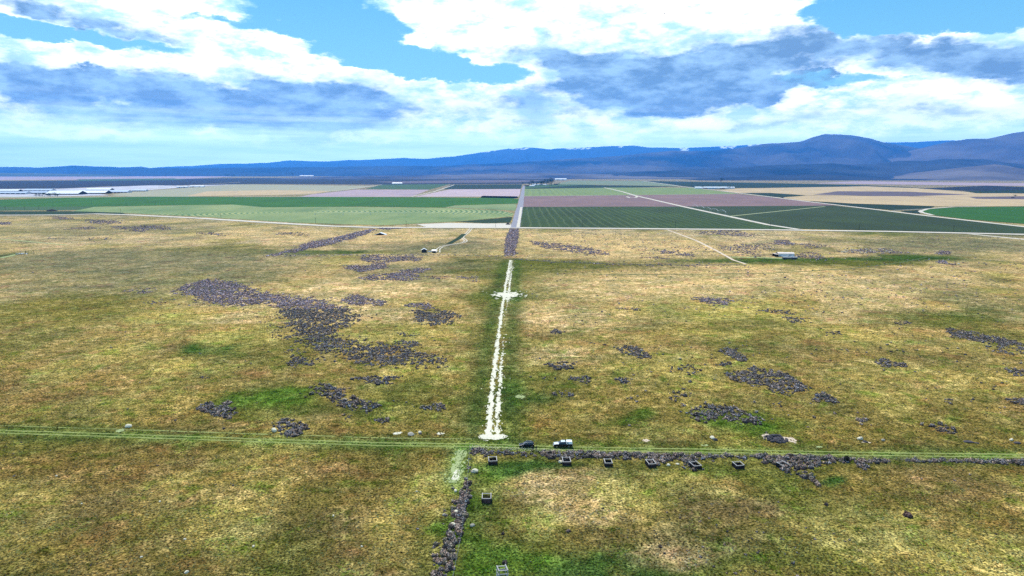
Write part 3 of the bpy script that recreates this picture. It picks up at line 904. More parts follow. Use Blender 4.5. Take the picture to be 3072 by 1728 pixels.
flakes('bare_dirt', poly((2270, 1304), (2320, 1312), (2390, 1322)), 7,
       lambda s, t, x, y: np.exp(-(t / 2.2) ** 2) * np.clip(np.minimum(s, 14 - s) / 3, 0.2, 1) + (fbm(s / 1.5, t / 1.0, 55, 4, .6) - .5) * 1.1 > 0.50,
       0.22, 0.22, 0.014, M_DIRT, 'tan bare dirt apron around the dark rubble heap', 'dirt')
for i, (u, v, wd, dp, mt, lb) in enumerate([
        (1193, 1300, 4.0, 2.2, M_CHALK, 'bleached bare patch, leftmost of the row beside the white path'),
        (1322, 1301, 3.8, 2.0, M_CHALK, 'bleached bare patch nearest the white turnaround'),
        (1938, 1322, 3.6, 2.4, M_DIRT, 'tan bare patch beyond the two track road behind the middle cribs'),
        (2115, 1337, 3.0, 1.4, M_LANE, 'pale scuffed patch on the far verge of the two track road'),
        (2600, 1327, 3.4, 1.6, M_DIRT, 'tan bare patch beside the pale boulder right of the rubble heap'),
        (360, 1292, 3.0, 4.0, M_LANE, 'pale worn streak from the lone boulder to the two track road'),
        (2458, 1341, 3.0, 1.2, M_LANE, 'pale flat patch on the verge above the thickest brush'),
        (1560, 1190, 5.0, 5.0, M_LANE, 'pale speckled patch right of the white path')]):
    x, y = gp(u, v)
    flakes('bare_patch', [(x - wd / 2, y), (x + wd / 2, y + 0.2)], dp * 1.6,
           lambda s, t, x, y, wd=wd, dp=dp, i=i: np.exp(-(t / (dp * .45)) ** 2) * np.clip(np.minimum(s, wd - s) / (wd * .3), 0.2, 1) + (fbm(s / .9, t / .6, 60 + i, 4, .6) - .5) * 1.5 > 0.55,
           0.2, 0.2, 0.012, mt, lb, 'dirt')


# ------------------------------------------------------------------ mountains
def interp_prof(prof, u):
    a = np.array(prof, float)
    return np.interp(u, a[:, 0], a[:, 1])


def ridge(label, D, W, prof, seed, c_lo, c_hi, n=420, m=46, rough=0.5, snow=None, wav=1500.0, patchc=None):
    u0, u1 = prof[0][0], prof[-1][0]
    us = np.linspace(u0, u1, n)
    vs = interp_prof(prof, us)
    vs = vs + (fbm(us / 40.0, us * 0 + seed, seed, 4) - 0.5) * 3.2
    b = (864 - vs) / F
    dy, dz = cp + b * sp, -sp + b * cp
    t = D / dy
    xs = (us - 1536) / F * t
    hs = np.maximum(CAM_H + dz * t, 3.0)
    tt = np.concatenate([np.linspace(0, 1, m), 1 + np.linspace(0.08, 1.0, 10)])
    Xg, Tg = np.meshgrid(xs, tt)
    Hg = np.repeat(hs[None, :], len(tt), 0)
    Yg = D - W * (1 - Tg)
    sc = Yg / D
    Xg = Xg * np.where(Tg <= 1, 0.55 + 0.45 * sc, 1.0)
    n1 = fbm(Xg / wav, Yg / (wav * 1.6), seed + 3, 5, 0.55)
    rid = 1 - np.abs(2 * fbm(Xg / (wav * 0.55), Yg / (wav * 1.5), seed + 7, 5, 0.5) - 1)
    te = np.clip(Tg + (n1 - 0.5) * 1.0 * np.clip(Tg, 0, 1) * (1 - np.clip(Tg, 0, 1)) * 1.6, 0, 1)
    front = np.power(te, 1.35)
    back = np.clip(2.0 - Tg, 0, 1) ** 0.8
    H = np.where(Tg <= 1, front, back) * Hg
    bell = np.clip(1 - np.abs(np.clip(Tg, 0, 2) - 0.55) / 0.55, 0, 1)
    H = H + Hg * rough * (rid - 0.62) * bell
    H = np.minimum(H, Hg * np.where(Tg <= 1, 0.25 + 0.75 * np.clip(Tg, 0, 1) ** 0.5, 1.0))
    H = np.maximum(H, 0) - 2.0 * (Tg < 0.02)
    rows = len(tt)
    V = np.stack([Xg.ravel(), Yg.ravel(), H.ravel()], -1)
    idm = np.arange(rows * n).reshape(rows, n)
    Fm = np.stack([idm[:-1, :-1].ravel(), idm[:-1, 1:].ravel(), idm[1:, 1:].ravel(), idm[1:, :-1].ravel()], -1)
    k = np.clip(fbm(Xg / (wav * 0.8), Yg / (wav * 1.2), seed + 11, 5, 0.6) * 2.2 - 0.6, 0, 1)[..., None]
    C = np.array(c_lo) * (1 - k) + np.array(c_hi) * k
    if snow is not None:
        for (sa, sb) in snow:
            uu = np.repeat(us[None, :], rows, 0)
            q = (uu > sa) & (uu < sb) & (Tg > 0.92) & (fbm(Xg / 160, Yg / 220, seed + 20, 5, .7) > 0.52)
            C = np.where(q[..., None], np.array((0.85, 0.87, 0.9)), C)
    if patchc is not None:
        for (pu, pv, pr, col) in patchc:
            px, py, _ = at_depth(pu, pv, D - W * 0.5)
            q = np.exp(-((Xg - px) / pr) ** 2 - ((Tg - pv) / 0.3) ** 2)[..., None]
            C = C * (1 - q) + np.array(col) * q
    me = np_mesh('mountain', V, Fm, C.reshape(-1, 3))
    for p in me.polygons:
        p.use_smooth = True
    o = link('mountain', me, M_MOUNT)
    return tag(o, label, 'mountain', kind='structure')


BLU = (0.022, 0.040, 0.085)  # blue haze and cloud shade mixed into slope colours, here and below
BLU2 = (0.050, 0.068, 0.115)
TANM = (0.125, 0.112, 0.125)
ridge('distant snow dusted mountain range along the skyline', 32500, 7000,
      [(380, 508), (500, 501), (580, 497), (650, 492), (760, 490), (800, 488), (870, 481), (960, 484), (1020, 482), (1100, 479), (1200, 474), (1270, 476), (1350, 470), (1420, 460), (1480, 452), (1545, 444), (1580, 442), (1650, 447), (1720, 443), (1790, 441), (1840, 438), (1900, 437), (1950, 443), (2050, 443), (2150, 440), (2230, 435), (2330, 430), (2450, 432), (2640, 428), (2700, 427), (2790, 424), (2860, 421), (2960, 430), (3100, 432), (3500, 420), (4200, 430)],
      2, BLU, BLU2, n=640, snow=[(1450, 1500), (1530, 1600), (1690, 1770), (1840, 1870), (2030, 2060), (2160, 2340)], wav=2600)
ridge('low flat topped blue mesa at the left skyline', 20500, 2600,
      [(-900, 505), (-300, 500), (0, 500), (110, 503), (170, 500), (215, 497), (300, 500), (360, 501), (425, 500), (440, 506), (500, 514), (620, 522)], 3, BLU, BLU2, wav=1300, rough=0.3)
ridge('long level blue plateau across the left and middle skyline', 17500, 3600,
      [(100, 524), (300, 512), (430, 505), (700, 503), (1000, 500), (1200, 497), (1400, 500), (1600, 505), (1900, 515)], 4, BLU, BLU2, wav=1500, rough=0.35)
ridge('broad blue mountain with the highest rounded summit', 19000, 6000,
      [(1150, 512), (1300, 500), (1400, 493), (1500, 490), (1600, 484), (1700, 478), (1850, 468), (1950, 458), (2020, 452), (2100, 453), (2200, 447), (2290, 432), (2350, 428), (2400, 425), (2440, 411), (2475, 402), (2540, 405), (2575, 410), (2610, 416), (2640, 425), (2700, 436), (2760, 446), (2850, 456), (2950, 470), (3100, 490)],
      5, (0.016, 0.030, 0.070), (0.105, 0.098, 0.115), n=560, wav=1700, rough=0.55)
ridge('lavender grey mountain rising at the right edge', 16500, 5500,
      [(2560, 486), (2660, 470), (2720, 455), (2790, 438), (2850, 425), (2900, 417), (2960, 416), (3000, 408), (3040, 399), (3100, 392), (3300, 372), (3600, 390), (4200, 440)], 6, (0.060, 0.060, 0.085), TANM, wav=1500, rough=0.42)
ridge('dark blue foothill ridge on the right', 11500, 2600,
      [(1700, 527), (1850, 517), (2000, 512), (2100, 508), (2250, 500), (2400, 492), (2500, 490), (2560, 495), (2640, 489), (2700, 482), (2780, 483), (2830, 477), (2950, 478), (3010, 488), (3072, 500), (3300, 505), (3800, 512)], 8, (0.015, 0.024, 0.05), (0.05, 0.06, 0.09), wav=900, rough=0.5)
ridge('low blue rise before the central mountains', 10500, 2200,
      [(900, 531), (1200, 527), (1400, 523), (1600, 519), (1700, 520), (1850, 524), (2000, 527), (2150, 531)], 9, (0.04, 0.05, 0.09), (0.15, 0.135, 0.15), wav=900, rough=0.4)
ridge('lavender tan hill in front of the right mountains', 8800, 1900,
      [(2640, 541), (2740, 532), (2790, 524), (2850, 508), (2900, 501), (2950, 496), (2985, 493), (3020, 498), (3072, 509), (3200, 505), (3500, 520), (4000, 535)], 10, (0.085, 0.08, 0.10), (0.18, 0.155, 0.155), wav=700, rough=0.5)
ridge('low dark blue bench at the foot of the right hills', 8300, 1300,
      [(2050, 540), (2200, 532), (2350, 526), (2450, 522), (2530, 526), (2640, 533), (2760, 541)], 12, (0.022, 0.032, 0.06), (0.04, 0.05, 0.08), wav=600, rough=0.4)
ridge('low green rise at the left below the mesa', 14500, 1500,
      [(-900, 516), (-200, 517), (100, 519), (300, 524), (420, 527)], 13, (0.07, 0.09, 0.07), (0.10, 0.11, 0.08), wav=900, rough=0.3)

# ------------------------------------------------------------------ haze
HX, HY0, HY1, HZ = 45000.0, -4000.0, 36500.0, 1450.0
hz = MB().box((0, (HY0 + HY1) / 2, HZ / 2 - 4), (2 * HX, HY1 - HY0, HZ + 4)).mesh('haze')
m_haze, t = mk('haze_air')
pv = t.n('ShaderNodeVolumePrincipled')
pv.inputs['Color'].default_value = (0.065, 0.37, 1.0, 1)
pv.inputs['Density'].default_value = 3.1e-5
pv.inputs['Anisotropy'].default_value = 0.42
pv.inputs['Density Attribute'].default_value = ""
pv.inputs['Temperature Attribute'].default_value = ""
ho = t.n('ShaderNodeOutputMaterial')
t.link(pv.outputs[0], ho.inputs['Volume'])
haze = link('haze', hz, m_haze)
tag(haze, 'thin blue air over the whole plain and mountains', 'haze', kind='stuff')

# ==PART2==
# ------------------------------------------------------------------ shrubs
def in_poly(x, y, Pp):
    r = np.zeros(x.shape, bool)
    n = len(Pp)
    for i in range(n):
        x1, y1 = Pp[i]
        x2, y2 = Pp[(i + 1) % n]
        c = (y1 > y) != (y2 > y)
        with np.errstate(divide='ignore', invalid='ignore'):
            xi = (x2 - x1) * (y - y1) / (y2 - y1 + 1e-12) + x1
        r ^= c & (x < xi)
    return r


def ell(u, v, ru, rv, tilt=0.0):
    a = math.radians(tilt)
    pts = []
    for k in range(18):
        t = 2 * PI * k / 18
        q = 1 + 0.22 * math.sin(3 * t + u) + 0.15 * math.sin(5 * t + v)
        p, r = ru * math.cos(t) * q, rv * math.sin(t) * q
        pts.append((u + p, v + r + p * math.tan(a)))
    return pts


K = 1.1925     # whole-picture view to photo pixels
kd = lambda L: [(a * K, b * K) for a, b in L]
# label, outline, bushes per square metre, size range, group
SAGE = [
    ("in the large grey patch left of the white path", kd([(440, 728), (520, 702), (590, 712), (640, 730), (690, 742), (730, 748), (780, 750), (860, 770), (905, 795), (890, 812), (860, 825), (848, 850), (900, 868), (1000, 872), (1060, 890), (1124, 906), (1100, 922), (1060, 908), (990, 917), (940, 930), (900, 912), (870, 887), (820, 890), (775, 865), (740, 840), (720, 800), (705, 775), (690, 762), (640, 764), (600, 770), (560, 766), (500, 750)]), .95, (.45, .85)),
    ("in the grey strip beyond the large patch", ell(1088, 903, 66, 13, 6), .85, (.45, .8)),
    ("in the upper small patch left of the white path", ell(1262, 918, 44, 9, 5), .8, (.4, .8)),
    ("in the middle small patch left of the white path", ell(1290, 956, 56, 19, 10), .9, (.45, .85)),
    ("in the middle small patch left of the white path", ell(1340, 944, 40, 12, 8), .8, (.45, .8)),
    ("in the thin tuft row left of the white path", ell(1222, 1031, 42, 9, 6), .7, (.45, .8)),
    ("in the thin tuft row left of the white path", ell(1222, 1004, 30, 6, 4), .5, (.4, .7)),
    ("in the long low patch under the large grey patch", ell(1140, 1138, 68, 12, -4), .8, (.5, .9)),
    ("in the slanting clump left of the white path", [(935, 1165), (965, 1148), (1015, 1162), (1025, 1185), (1080, 1195), (1130, 1215), (1125, 1234), (1080, 1232), (1040, 1215), (1000, 1198), (955, 1185)], .85, (.5, 1.0)),
    ("in the oval clump near the left green patch", ell(900, 1088, 36, 17, 6), .7, (.5, .9)),
    ("in the oval clump near the left green patch", ell(960, 1078, 16, 7), .6, (.45, .8)),
    ("in the clump on the orange grass at the left", [(585, 1225), (620, 1208), (690, 1208), (705, 1235), (715, 1250), (690, 1258), (650, 1245), (600, 1235)], 1.0, (.5, 1.0)),
    ("in the round clump beside the pale boulder", [(820, 1280), (845, 1258), (880, 1256), (905, 1272), (925, 1285), (900, 1302), (880, 1315), (845, 1310), (835, 1295)], 1.0, (.5, 1.0)),
    ("in the small clump above the bleached row", ell(1306, 1222, 40, 11, 3), .7, (.5, .9)),
    ("in small tufts left of the white path", ell(1040, 1250, 22, 6), .6, (.5, .8)),
    ("in small tufts left of the white path", ell(1148, 1262, 22, 8), .6, (.5, .8)),
    ("in scattered tufts beside the large grey patch", ell(845, 985, 60, 22), .12, (.4, .8)),
    ("in scattered tufts beside the large grey patch", ell(860, 1010, 46, 10), .3, (.4, .8)),
    ("in scattered tufts beside the large grey patch", ell(800, 950, 70, 16), .12, (.4, .7)),
    ("in scattered tufts beside the large grey patch", ell(900, 1055, 50, 7), .35, (.4, .7)),
    ("in the far patch under the field edge", ell(1140, 779, 62, 13, 1), .5, (.5, .9)),
    ("in the far patch under the field edge", ell(1225, 776, 40, 8, 2), .5, (.5, .9)),
    ("in the far patch under the field edge", ell(1096, 804, 62, 9, -2), .6, (.5, .9)),
    ("in the far patch under the field edge", ell(1180, 832, 90, 11, -2), .6, (.5, .9)),
    ("in the far patch under the field edge", ell(1248, 812, 46, 7, -3), .5, (.5, .9)),
    ("in the far patch under the field edge", ell(1180, 823, 60, 5, -2), .4, (.5, .9)),
    ("in the far patch under the field edge", ell(1406, 836, 40, 8, 5), .3, (.5, .9)),
    ("in the far patch under the field edge", ell(1310, 832, 46, 6, 1), .25, (.5, .9)),
    ("in the far slanting grey belt", [(1112, 687), (1128, 690), (1095, 703), (1050, 717), (1010, 728), (960, 740), (905, 752), (860, 760), (815, 771), (805, 766), (850, 756), (890, 745), (905, 733), (960, 722), (1010, 712), (1060, 700)], .55, (.7, 1.2)),
    ("in the straight grey strip in line with the white path", [(1531, 686), (1556, 686), (1555, 705), (1553, 725), (1548, 745), (1545, 766), (1512, 768), (1514, 745), (1517, 718), (1524, 700)], .6, (.6, 1.1)),
    ("in the long far patch right of the grey strip", [(1590, 722), (1610, 726), (1680, 733), (1760, 742), (1830, 760), (1825, 766), (1770, 762), (1700, 752), (1640, 746), (1600, 734)], .5, (.5, 1.0)),
    ("along the far fence line on the right", [(1545, 775), (1640, 780), (1760, 786), (1850, 789), (1960, 792), (2120, 793), (2230, 794), (2230, 799), (2100, 800), (1960, 799), (1850, 796), (1700, 788), (1545, 779)], .12, (.5, 1.0)),
    ("along the far fence line on the left", [(800, 764), (1000, 764), (1300, 762), (1540, 768), (1540, 771), (1300, 766), (1000, 769), (800, 769)], .16, (.5, .9)),
    ("in the thin patch on the right rangeland", ell(2146, 902, 62, 10, 4), .7, (.45, .8)),
    ("in the thin patch on the right rangeland", ell(1890, 928, 40, 4, 4), .4, (.4, .7)),
    ("in the thin patch on the right rangeland", ell(2330, 936, 54, 6, 4), .6, (.4, .8)),
    ("in the thin patch on the right rangeland", ell(2385, 960, 32, 9, 6), .6, (.4, .8)),
    ("in the thin patch on the right rangeland", ell(1672, 996, 22, 7, 4), .7, (.4, .8)),
    ("in the thin patch on the right rangeland", ell(2505, 998, 20, 6, 4), .6, (.4, .8)),
    ("in the thin patch on the right rangeland", ell(2704, 968, 26, 7, 4), .5, (.4, .8)),
    ("in the oval clump right of the white path", [(1850, 1045), (1880, 1036), (1920, 1042), (1945, 1062), (1955, 1076), (1925, 1078), (1895, 1068), (1862, 1058)], .85, (.5, .9)),
    ("in the oval clump right of the white path", ell(1682, 1098, 44, 13, 2), .8, (.45, .9)),
    ("in the small clump in the middle of the right rangeland", ell(1745, 1139, 30, 10, 5), .8, (.45, .9)),
    ("in the small clump in the middle of the right rangeland", ell(1870, 1142, 26, 8, 5), .7, (.45, .8)),
    ("in the small clump in the middle of the right rangeland", ell(2054, 1108, 44, 14, 5), .45, (.45, .8)),
    ("in the small clump in the middle of the right rangeland", ell(1690, 1182, 34, 8, 5), .45, (.45, .8)),
    ("in the small clump in the middle of the right rangeland", ell(1885, 1200, 26, 7, 5), .5, (.45, .8)),
    ("in the small clump in the middle of the right rangeland", ell(2040, 1190, 34, 26, 5), .35, (.45, .9)),
    ("in the leaning clump of the right rangeland", [(2150, 1052), (2180, 1044), (2210, 1050), (2235, 1070), (2248, 1086), (2215, 1085), (2190, 1070)], .9, (.5, .9)),
    ("in the leaning clump of the right rangeland", ell(2180, 1094, 26, 8, 6), .7, (.45, .8)),
    ("in the broad clump of the right rangeland", [(2175, 1122), (2240, 1112), (2300, 1105), (2345, 1116), (2380, 1136), (2420, 1160), (2420, 1176), (2370, 1174), (2360, 1184), (2330, 1182), (2300, 1160), (2240, 1152), (2195, 1140)], .9, (.5, .95)),
    ("in the round clump right of the broad clump", ell(2476, 1196, 36, 15, 6), .85, (.5, 1.0)),
    ("in the loose patch above the rubble heap", [(2060, 1235), (2110, 1212), (2160, 1212), (2210, 1222), (2250, 1238), (2290, 1262), (2270, 1275), (2200, 1262), (2130, 1258), (2090, 1262)], .45, (.5, 1.0)),
    ("in the loose patch above the rubble heap", ell(2330, 1216, 26, 7, 5), .5, (.5, .9)),
    ("in the far right clump near the frame edge", ell(2672, 1092, 48, 10, 6), .75, (.5, .9)),
    ("in the long clump at the right edge", [(2845, 986), (2900, 994), (2960, 1004), (3030, 1020), (3075, 1034), (3075, 1052), (3030, 1042), (2960, 1030), (2900, 1020), (2860, 1008)], .8, (.5, .9)),
    ("in the long clump at the right edge", ell(3010, 1052, 60, 11, 8), .4, (.45, .8)),
    ("in the clumps at the right edge", ell(3050, 1118, 34, 10, 8), .7, (.5, .9)),
    ("in the clumps at the right edge", ell(3058, 1204, 36, 10, 6), .8, (.5, .9)),
    ("in the loose row at the lower right", ell(2820, 1283, 56, 14, 14), .5, (.5, .9)),
    ("in the loose row at the lower right", ell(2585, 1262, 16, 8), .6, (.6, .9)),
    ("in the loose row at the lower right", ell(2845, 1202, 14, 8), .5, (.5, .8)),
    ("in the grey brush by the white shed", ell(2425, 768, 60, 10, 3), .30, (.5, 1.0)),
    ("in the grey brush by the white shed", ell(2350, 729, 36, 8, 2), .4, (.5, 1.0)),
    ("in the grey brush by the white shed", ell(2440, 738, 40, 7, 2), .3, (.5, 1.0)),
    ("in the grey brush by the white shed", ell(2180, 692 + 8, 90, 8, 3), .22, (.6, 1.1)),
    ("in the grey brush by the white shed", ell(2230, 752, 60, 16, 10), .22, (.6, 1.0)),
    ("in the grey brush by the white shed", ell(2280, 740, 40, 9, 6), .22, (.6, 1.0)),
    ("in the stony grey brush beyond the green hollow", ell(2620, 754, 90, 8, 1), .30, (.5, 1.0)),
    ("in the stony grey brush beyond the green hollow", ell(2830, 758, 18, 5, 1), .5, (.6, 1.2)),
    ("in the stony grey brush beyond the green hollow", ell(2835, 788, 26, 5, 12), .4, (.6, 1.0)),
    ("on the far left rise below the gravel road", ell(310, 666, 50, 6, 2), .22, (.7, 1.2)),
    ("on the far left rise below the gravel road", ell(400, 686, 60, 7, 4), .20, (.7, 1.2)),
    ("on the far left rise below the gravel road", ell(470, 682, 46, 6, 4), .20, (.7, 1.2)),
    ("on the far left rise below the gravel road", ell(190, 655, 34, 4, 4), .20, (.7, 1.2)),
    ("on the far left rise below the gravel road", ell(640, 702, 40, 4, 4), .18, (.7, 1.2)),
    ("on the far left rise below the gravel road", ell(250, 685, 50, 4, -2), .18, (.7, 1.2)),
    ("on the far left rise below the gravel road", ell(330, 716, 60, 4, 2), .07, (.7, 1.2)),
    ("on the far left rise below the gravel road", ell(860, 702, 60, 5, 1), .10, (.7, 1.2)),
    ("on the far left rise below the gravel road", ell(5, 670, 30, 4, 1), .3, (.7, 1.2)),
    ("by the gravel road beyond the low hut", ell(1165, 686, 34, 2.5, 0), .35, (.7, 1.2)),
    ("among the tan grass right of the grey strip", ell(2020, 755, 130, 20, 3), .035, (.5, 1.1)),
    ("among the tan grass right of the grey strip", ell(2000, 757, 22, 5, 3), .35, (.6, 1.1)),
    ("among the tan grass right of the grey strip", ell(2060, 765, 30, 4, 3), .3, (.6, 1.1)),
    ("among the tan grass right of the grey strip", ell(1960, 774, 40, 3, 3), .25, (.6, 1.0)),
    ("among the tan grass right of the grey strip", ell(1850, 715, 200, 20, 3), .012, (.6, 1.1)),
    ("in the dark tufts left of the large grey patch", ell(425, 872, 46, 9, -2), .35, (.4, .8)),
    ("in the dark tufts left of the large grey patch", ell(480, 905, 60, 10, -2), .08, (.4, .8)),
    ("in the dark tufts left of the large grey patch", ell(608, 1132, 22, 5, 2), .4, (.4, .7)),
    ("in the dark tufts left of the large grey patch", ell(220, 715, 90, 5, 2), .05, (.6, 1.0)),
    ("scattered over the far rangeland", [(60, 690), (1500, 690), (1500, 860), (60, 830)], .0011, (.5, 1.0)),
    ("scattered over the far rangeland", [(1570, 690), (3060, 710), (3060, 860), (1570, 860)], .006, (.5, 1.0)),
    ("scattered over the right rangeland", [(1570, 860), (3060, 860), (3060, 1290), (1520, 1290)], .014, (.35, .8)),
    ("scattered over the left rangeland", [(400, 860), (1460, 860), (1420, 1290), (200, 1290)], .007, (.35, .7)),
    ("scattered over the right rangeland", [(2500, 780), (3070, 790), (3070, 900), (2300, 900)], .012, (.4, .9)),
    ("scattered over the lower right grass", [(1480, 1470), (2350, 1440), (2560, 1725), (1440, 1728)], .016, (.22, .48)),
    ("scattered over the lower right grass", [(2000, 1540), (2560, 1560), (2620, 1728), (1980, 1728)], .05, (.22, .5)),
    ("scattered over the lower right grass", [(2560, 1420), (3070, 1410), (3070, 1728), (2560, 1728)], .010, (.2, .45)),
    ("scattered over the lower left grass", [(0, 1330), (1290, 1345), (1250, 1728), (0, 1728)], .004, (.2, .45)),
    # the brush rows along the wire fences
    ("in the brush row running down to the bottom edge", [(1400, 1425), (1412, 1425), (1408, 1480), (1402, 1510), (1396, 1560), (1386, 1610), (1378, 1650), (1364, 1700), (1356, 1735), (1290, 1740), (1320, 1690), (1335, 1640), (1345, 1590), (1360, 1530), (1358, 1510), (1378, 1490), (1392, 1465)], .80, (.45, 1.0)),
    ("in the loose edge of the brush row at the bottom", [(1345, 1460), (1392, 1470), (1360, 1530), (1345, 1600), (1330, 1660), (1290, 1720), (1290, 1660), (1312, 1580), (1340, 1510)], .22, (.35, .75)),
    ("in the thin upper end of the vertical brush row", [(1402, 1350), (1414, 1350), (1411, 1425), (1401, 1425)], .35, (.35, .7)),
    ("at the corner where the two brush rows meet", [(1408, 1343), (1440, 1345), (1470, 1352), (1470, 1370), (1435, 1372), (1408, 1362)], .9, (.45, .9)),
    ("in the brush row left of the parked cars", [(1465, 1352), (1590, 1358), (1615, 1360), (1610, 1369), (1560, 1368), (1465, 1364)], .75, (.4, .8)),
    ("in the brush row near the second crib", [(1615, 1354), (1700, 1352), (1800, 1358), (1800, 1375), (1770, 1372), (1700, 1385), (1660, 1378), (1625, 1366)], .85, (.45, 1.0)),
    ("in the brush row near the middle cribs", [(1800, 1358), (1950, 1362), (2100, 1366), (2110, 1376), (2085, 1395), (2090, 1412), (2060, 1408), (2045, 1384), (2000, 1378), (1975, 1396), (1930, 1380), (1870, 1378), (1800, 1376)], .85, (.45, 1.0)),
    ("in the narrow brush row right of the middle cribs", [(2105, 1364), (2240, 1370), (2240, 1377), (2105, 1375)], .9, (.4, .8)),
    ("in the widest part of the brush row on the right", [(2240, 1368), (2330, 1366), (2440, 1368), (2500, 1374), (2500, 1392), (2440, 1398), (2400, 1412), (2440, 1432), (2458, 1444), (2440, 1446), (2400, 1428), (2370, 1414), (2345, 1412), (2320, 1395), (2260, 1380)], .85, (.5, 1.1)),
    ("in the brush row beside the round dark bush", [(2500, 1374), (2600, 1378), (2656, 1383), (2656, 1390), (2580, 1388), (2500, 1390)], .9, (.45, 1.0)),
    ("in the leaning clump below the round dark bush", [(2565, 1386), (2590, 1386), (2608, 1402), (2600, 1411), (2580, 1404)], 1.1, (.5, 1.0)),
    ("in the brush row at the right edge", [(2700, 1378), (2860, 1378), (3085, 1380), (3085, 1397), (2980, 1390), (2860, 1388), (2740, 1388), (2700, 1385)], .85, (.45, .9)),
]
SAGE_NEAR_NAMES = {}
recs = []
for si, (lab, outline, dens_, (r0, r1)) in enumerate(SAGE):
    Pp = [gp(u, v) for u, v in outline]
    Pa = np.array(Pp)
    lo, hi = Pa.min(0) - 3, Pa.max(0) + 3
    span = Pa.max(0) - Pa.min(0)
    area = (hi - lo).prod()
    n = int(area * dens_ * (2.3 if dens_ > .3 and np.mean(Pa[:, 1]) < 235 else 1.5 if dens_ > .3 else 1.0))
    n = min(n, 160000)
    rx, ry = RNG.uniform(lo[0], hi[0], n), RNG.uniform(lo[1], hi[1], n)
    sc = 1.0 + 0.004 * np.mean(Pa[:, 1])
    ex = hi - lo - 6
    keep_p = np.zeros(n)
    for lv, amp in enumerate((0.10, 0.28, 0.62)):
        wx = rx + min(sc * 4.5 * (1 + lv), amp * ex[0]) * (fbm(rx / 4, ry / 6, 70 + si + 7 * lv, 4, .6) - 0.5)
        wy = ry + min(sc * 8.0 * (1 + lv), amp * ex[1]) * (fbm(rx / 4, ry / 6, 90 + si + 5 * lv, 4, .6) - 0.5)
        keep_p += in_poly(wx, wy, Pp) / 3.0
    ok = RNG.random(n) < keep_p ** 1.2
    if dens_ > 0.1:
        ok &= fbm(rx / 3.6, ry / 5.5, 110 + si, 5, 0.68) > (0.44 if dens_ < .6 else 0.375)
    else:
        ok &= (fbm(rx / 22, ry / 34, 110 + si, 4, 0.6) > 0.45)
    rx, ry = rx[ok], ry[ok]
    rr = (r0 * .72 + (r1 * 1.08 - r0 * .72) * RNG.random(len(rx)) ** 1.5) * np.where(RNG.random(len(rx)) < 0.10, 1.3, 1.0)
    recs.append(np.stack([rx, ry, rr, np.full(len(rx), si)], -1))
REC = np.concatenate(recs)
# keep the wheel tracks, the path and the cars clear
CLEAR = [(gp(1570, 1343), 2.9), (gp(1590, 1343), 2.9), (gp(1675, 1343), 3.0), (gp(1702, 1343), 3.0), (gp(1602, 1351), 2.6)]
okc = (dist_line(REC[:, 0], REC[:, 1], TRACK) > 2.2) & (dist_line(REC[:, 0], REC[:, 1], PATH) > 4.0)
for (c, r) in CLEAR:
    okc &= np.hypot(REC[:, 0] - c[0], REC[:, 1] - c[1]) > r
REC = REC[okc]


def bush_mesh(seed, n=90, lod=False):
    """a ragged mound of small leaf sprays over a low core; unit radius"""
    r = np.random.default_rng(seed)
    V, Fq, C = [], [], []
    lobes = [(r.uniform(-.45, .45), r.uniform(-.45, .45), r.uniform(.45, .75), r.uniform(.5, .75)) for _ in range(5)]
    for i in range(n):
        lx, ly, lr, lh = lobes[i % 5]
        th, ph = r.uniform(0, 2 * PI), math.acos(r.uniform(0.0, 1.0))
        d = np.array([math.sin(ph) * math.cos(th), math.sin(ph) * math.sin(th), math.cos(ph)])
        p = np.array([lx, ly, 0.12]) + d * np.array([lr * .62, lr * .62, lh]) * r.uniform(.75, 1.05)
        a = r.normal(size=3)
        a /= np.linalg.norm(a)
        b = np.cross(a, d)
        b /= np.linalg.norm(b) + 1e-6
        a2 = d * 0.5 + a
        a2 /= np.linalg.norm(a2)
        s = r.uniform(.10, .24) * (1.5 if lod else 1.0)
        k = len(V)
        V += [p + a2 * s, p - a2 * s * .7 + b * s * .8, p - a2 * s * .7 - b * s * .8]
        Fq.append((k, k + 1, k + 2))
        c = r.choice((.35, .6, .9, 1.2, 1.6)) * r.uniform(.8, 1.2) * (0.75 + 0.45 * max(0, p[2]))  # leaves paler with height: light from above put into the colour
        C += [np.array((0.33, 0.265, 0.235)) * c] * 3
    # core
    k = len(V)
    m = 7
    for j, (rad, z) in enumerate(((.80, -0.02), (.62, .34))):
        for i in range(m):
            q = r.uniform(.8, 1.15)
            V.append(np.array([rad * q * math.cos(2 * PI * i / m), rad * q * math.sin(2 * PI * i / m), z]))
            C.append(np.array((0.050, 0.040, 0.038)))  # shade between the leaves painted as a dark core colour
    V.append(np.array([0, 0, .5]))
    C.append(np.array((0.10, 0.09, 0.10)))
    for i in range(m):
        i2 = (i + 1) % m
        Fq += [(k + i, k + i2, k + m + i2), (k + i, k + m + i2, k + m + i), (k + m + i, k + m + i2, k + 2 * m)]
    return np.array(V), np.array(Fq), np.array(C)


def stem_mesh(seed):
    r = random.Random(seed)
    mb = MB()
    for i in range(5):
        an = r.uniform(0, 2 * PI)
        q = r.uniform(.3, .6)
        mid = (.18 * math.cos(an), .18 * math.sin(an), .2)
        mb.bar((0.03 * math.cos(an), 0.03 * math.sin(an), -0.03), mid, .05, 4, .035)
        mb.bar(mid, (q * math.cos(an + .4), q * math.sin(an + .4), r.uniform(.5, .95)), .035, 4, .012)
    return mb.mesh('stem')


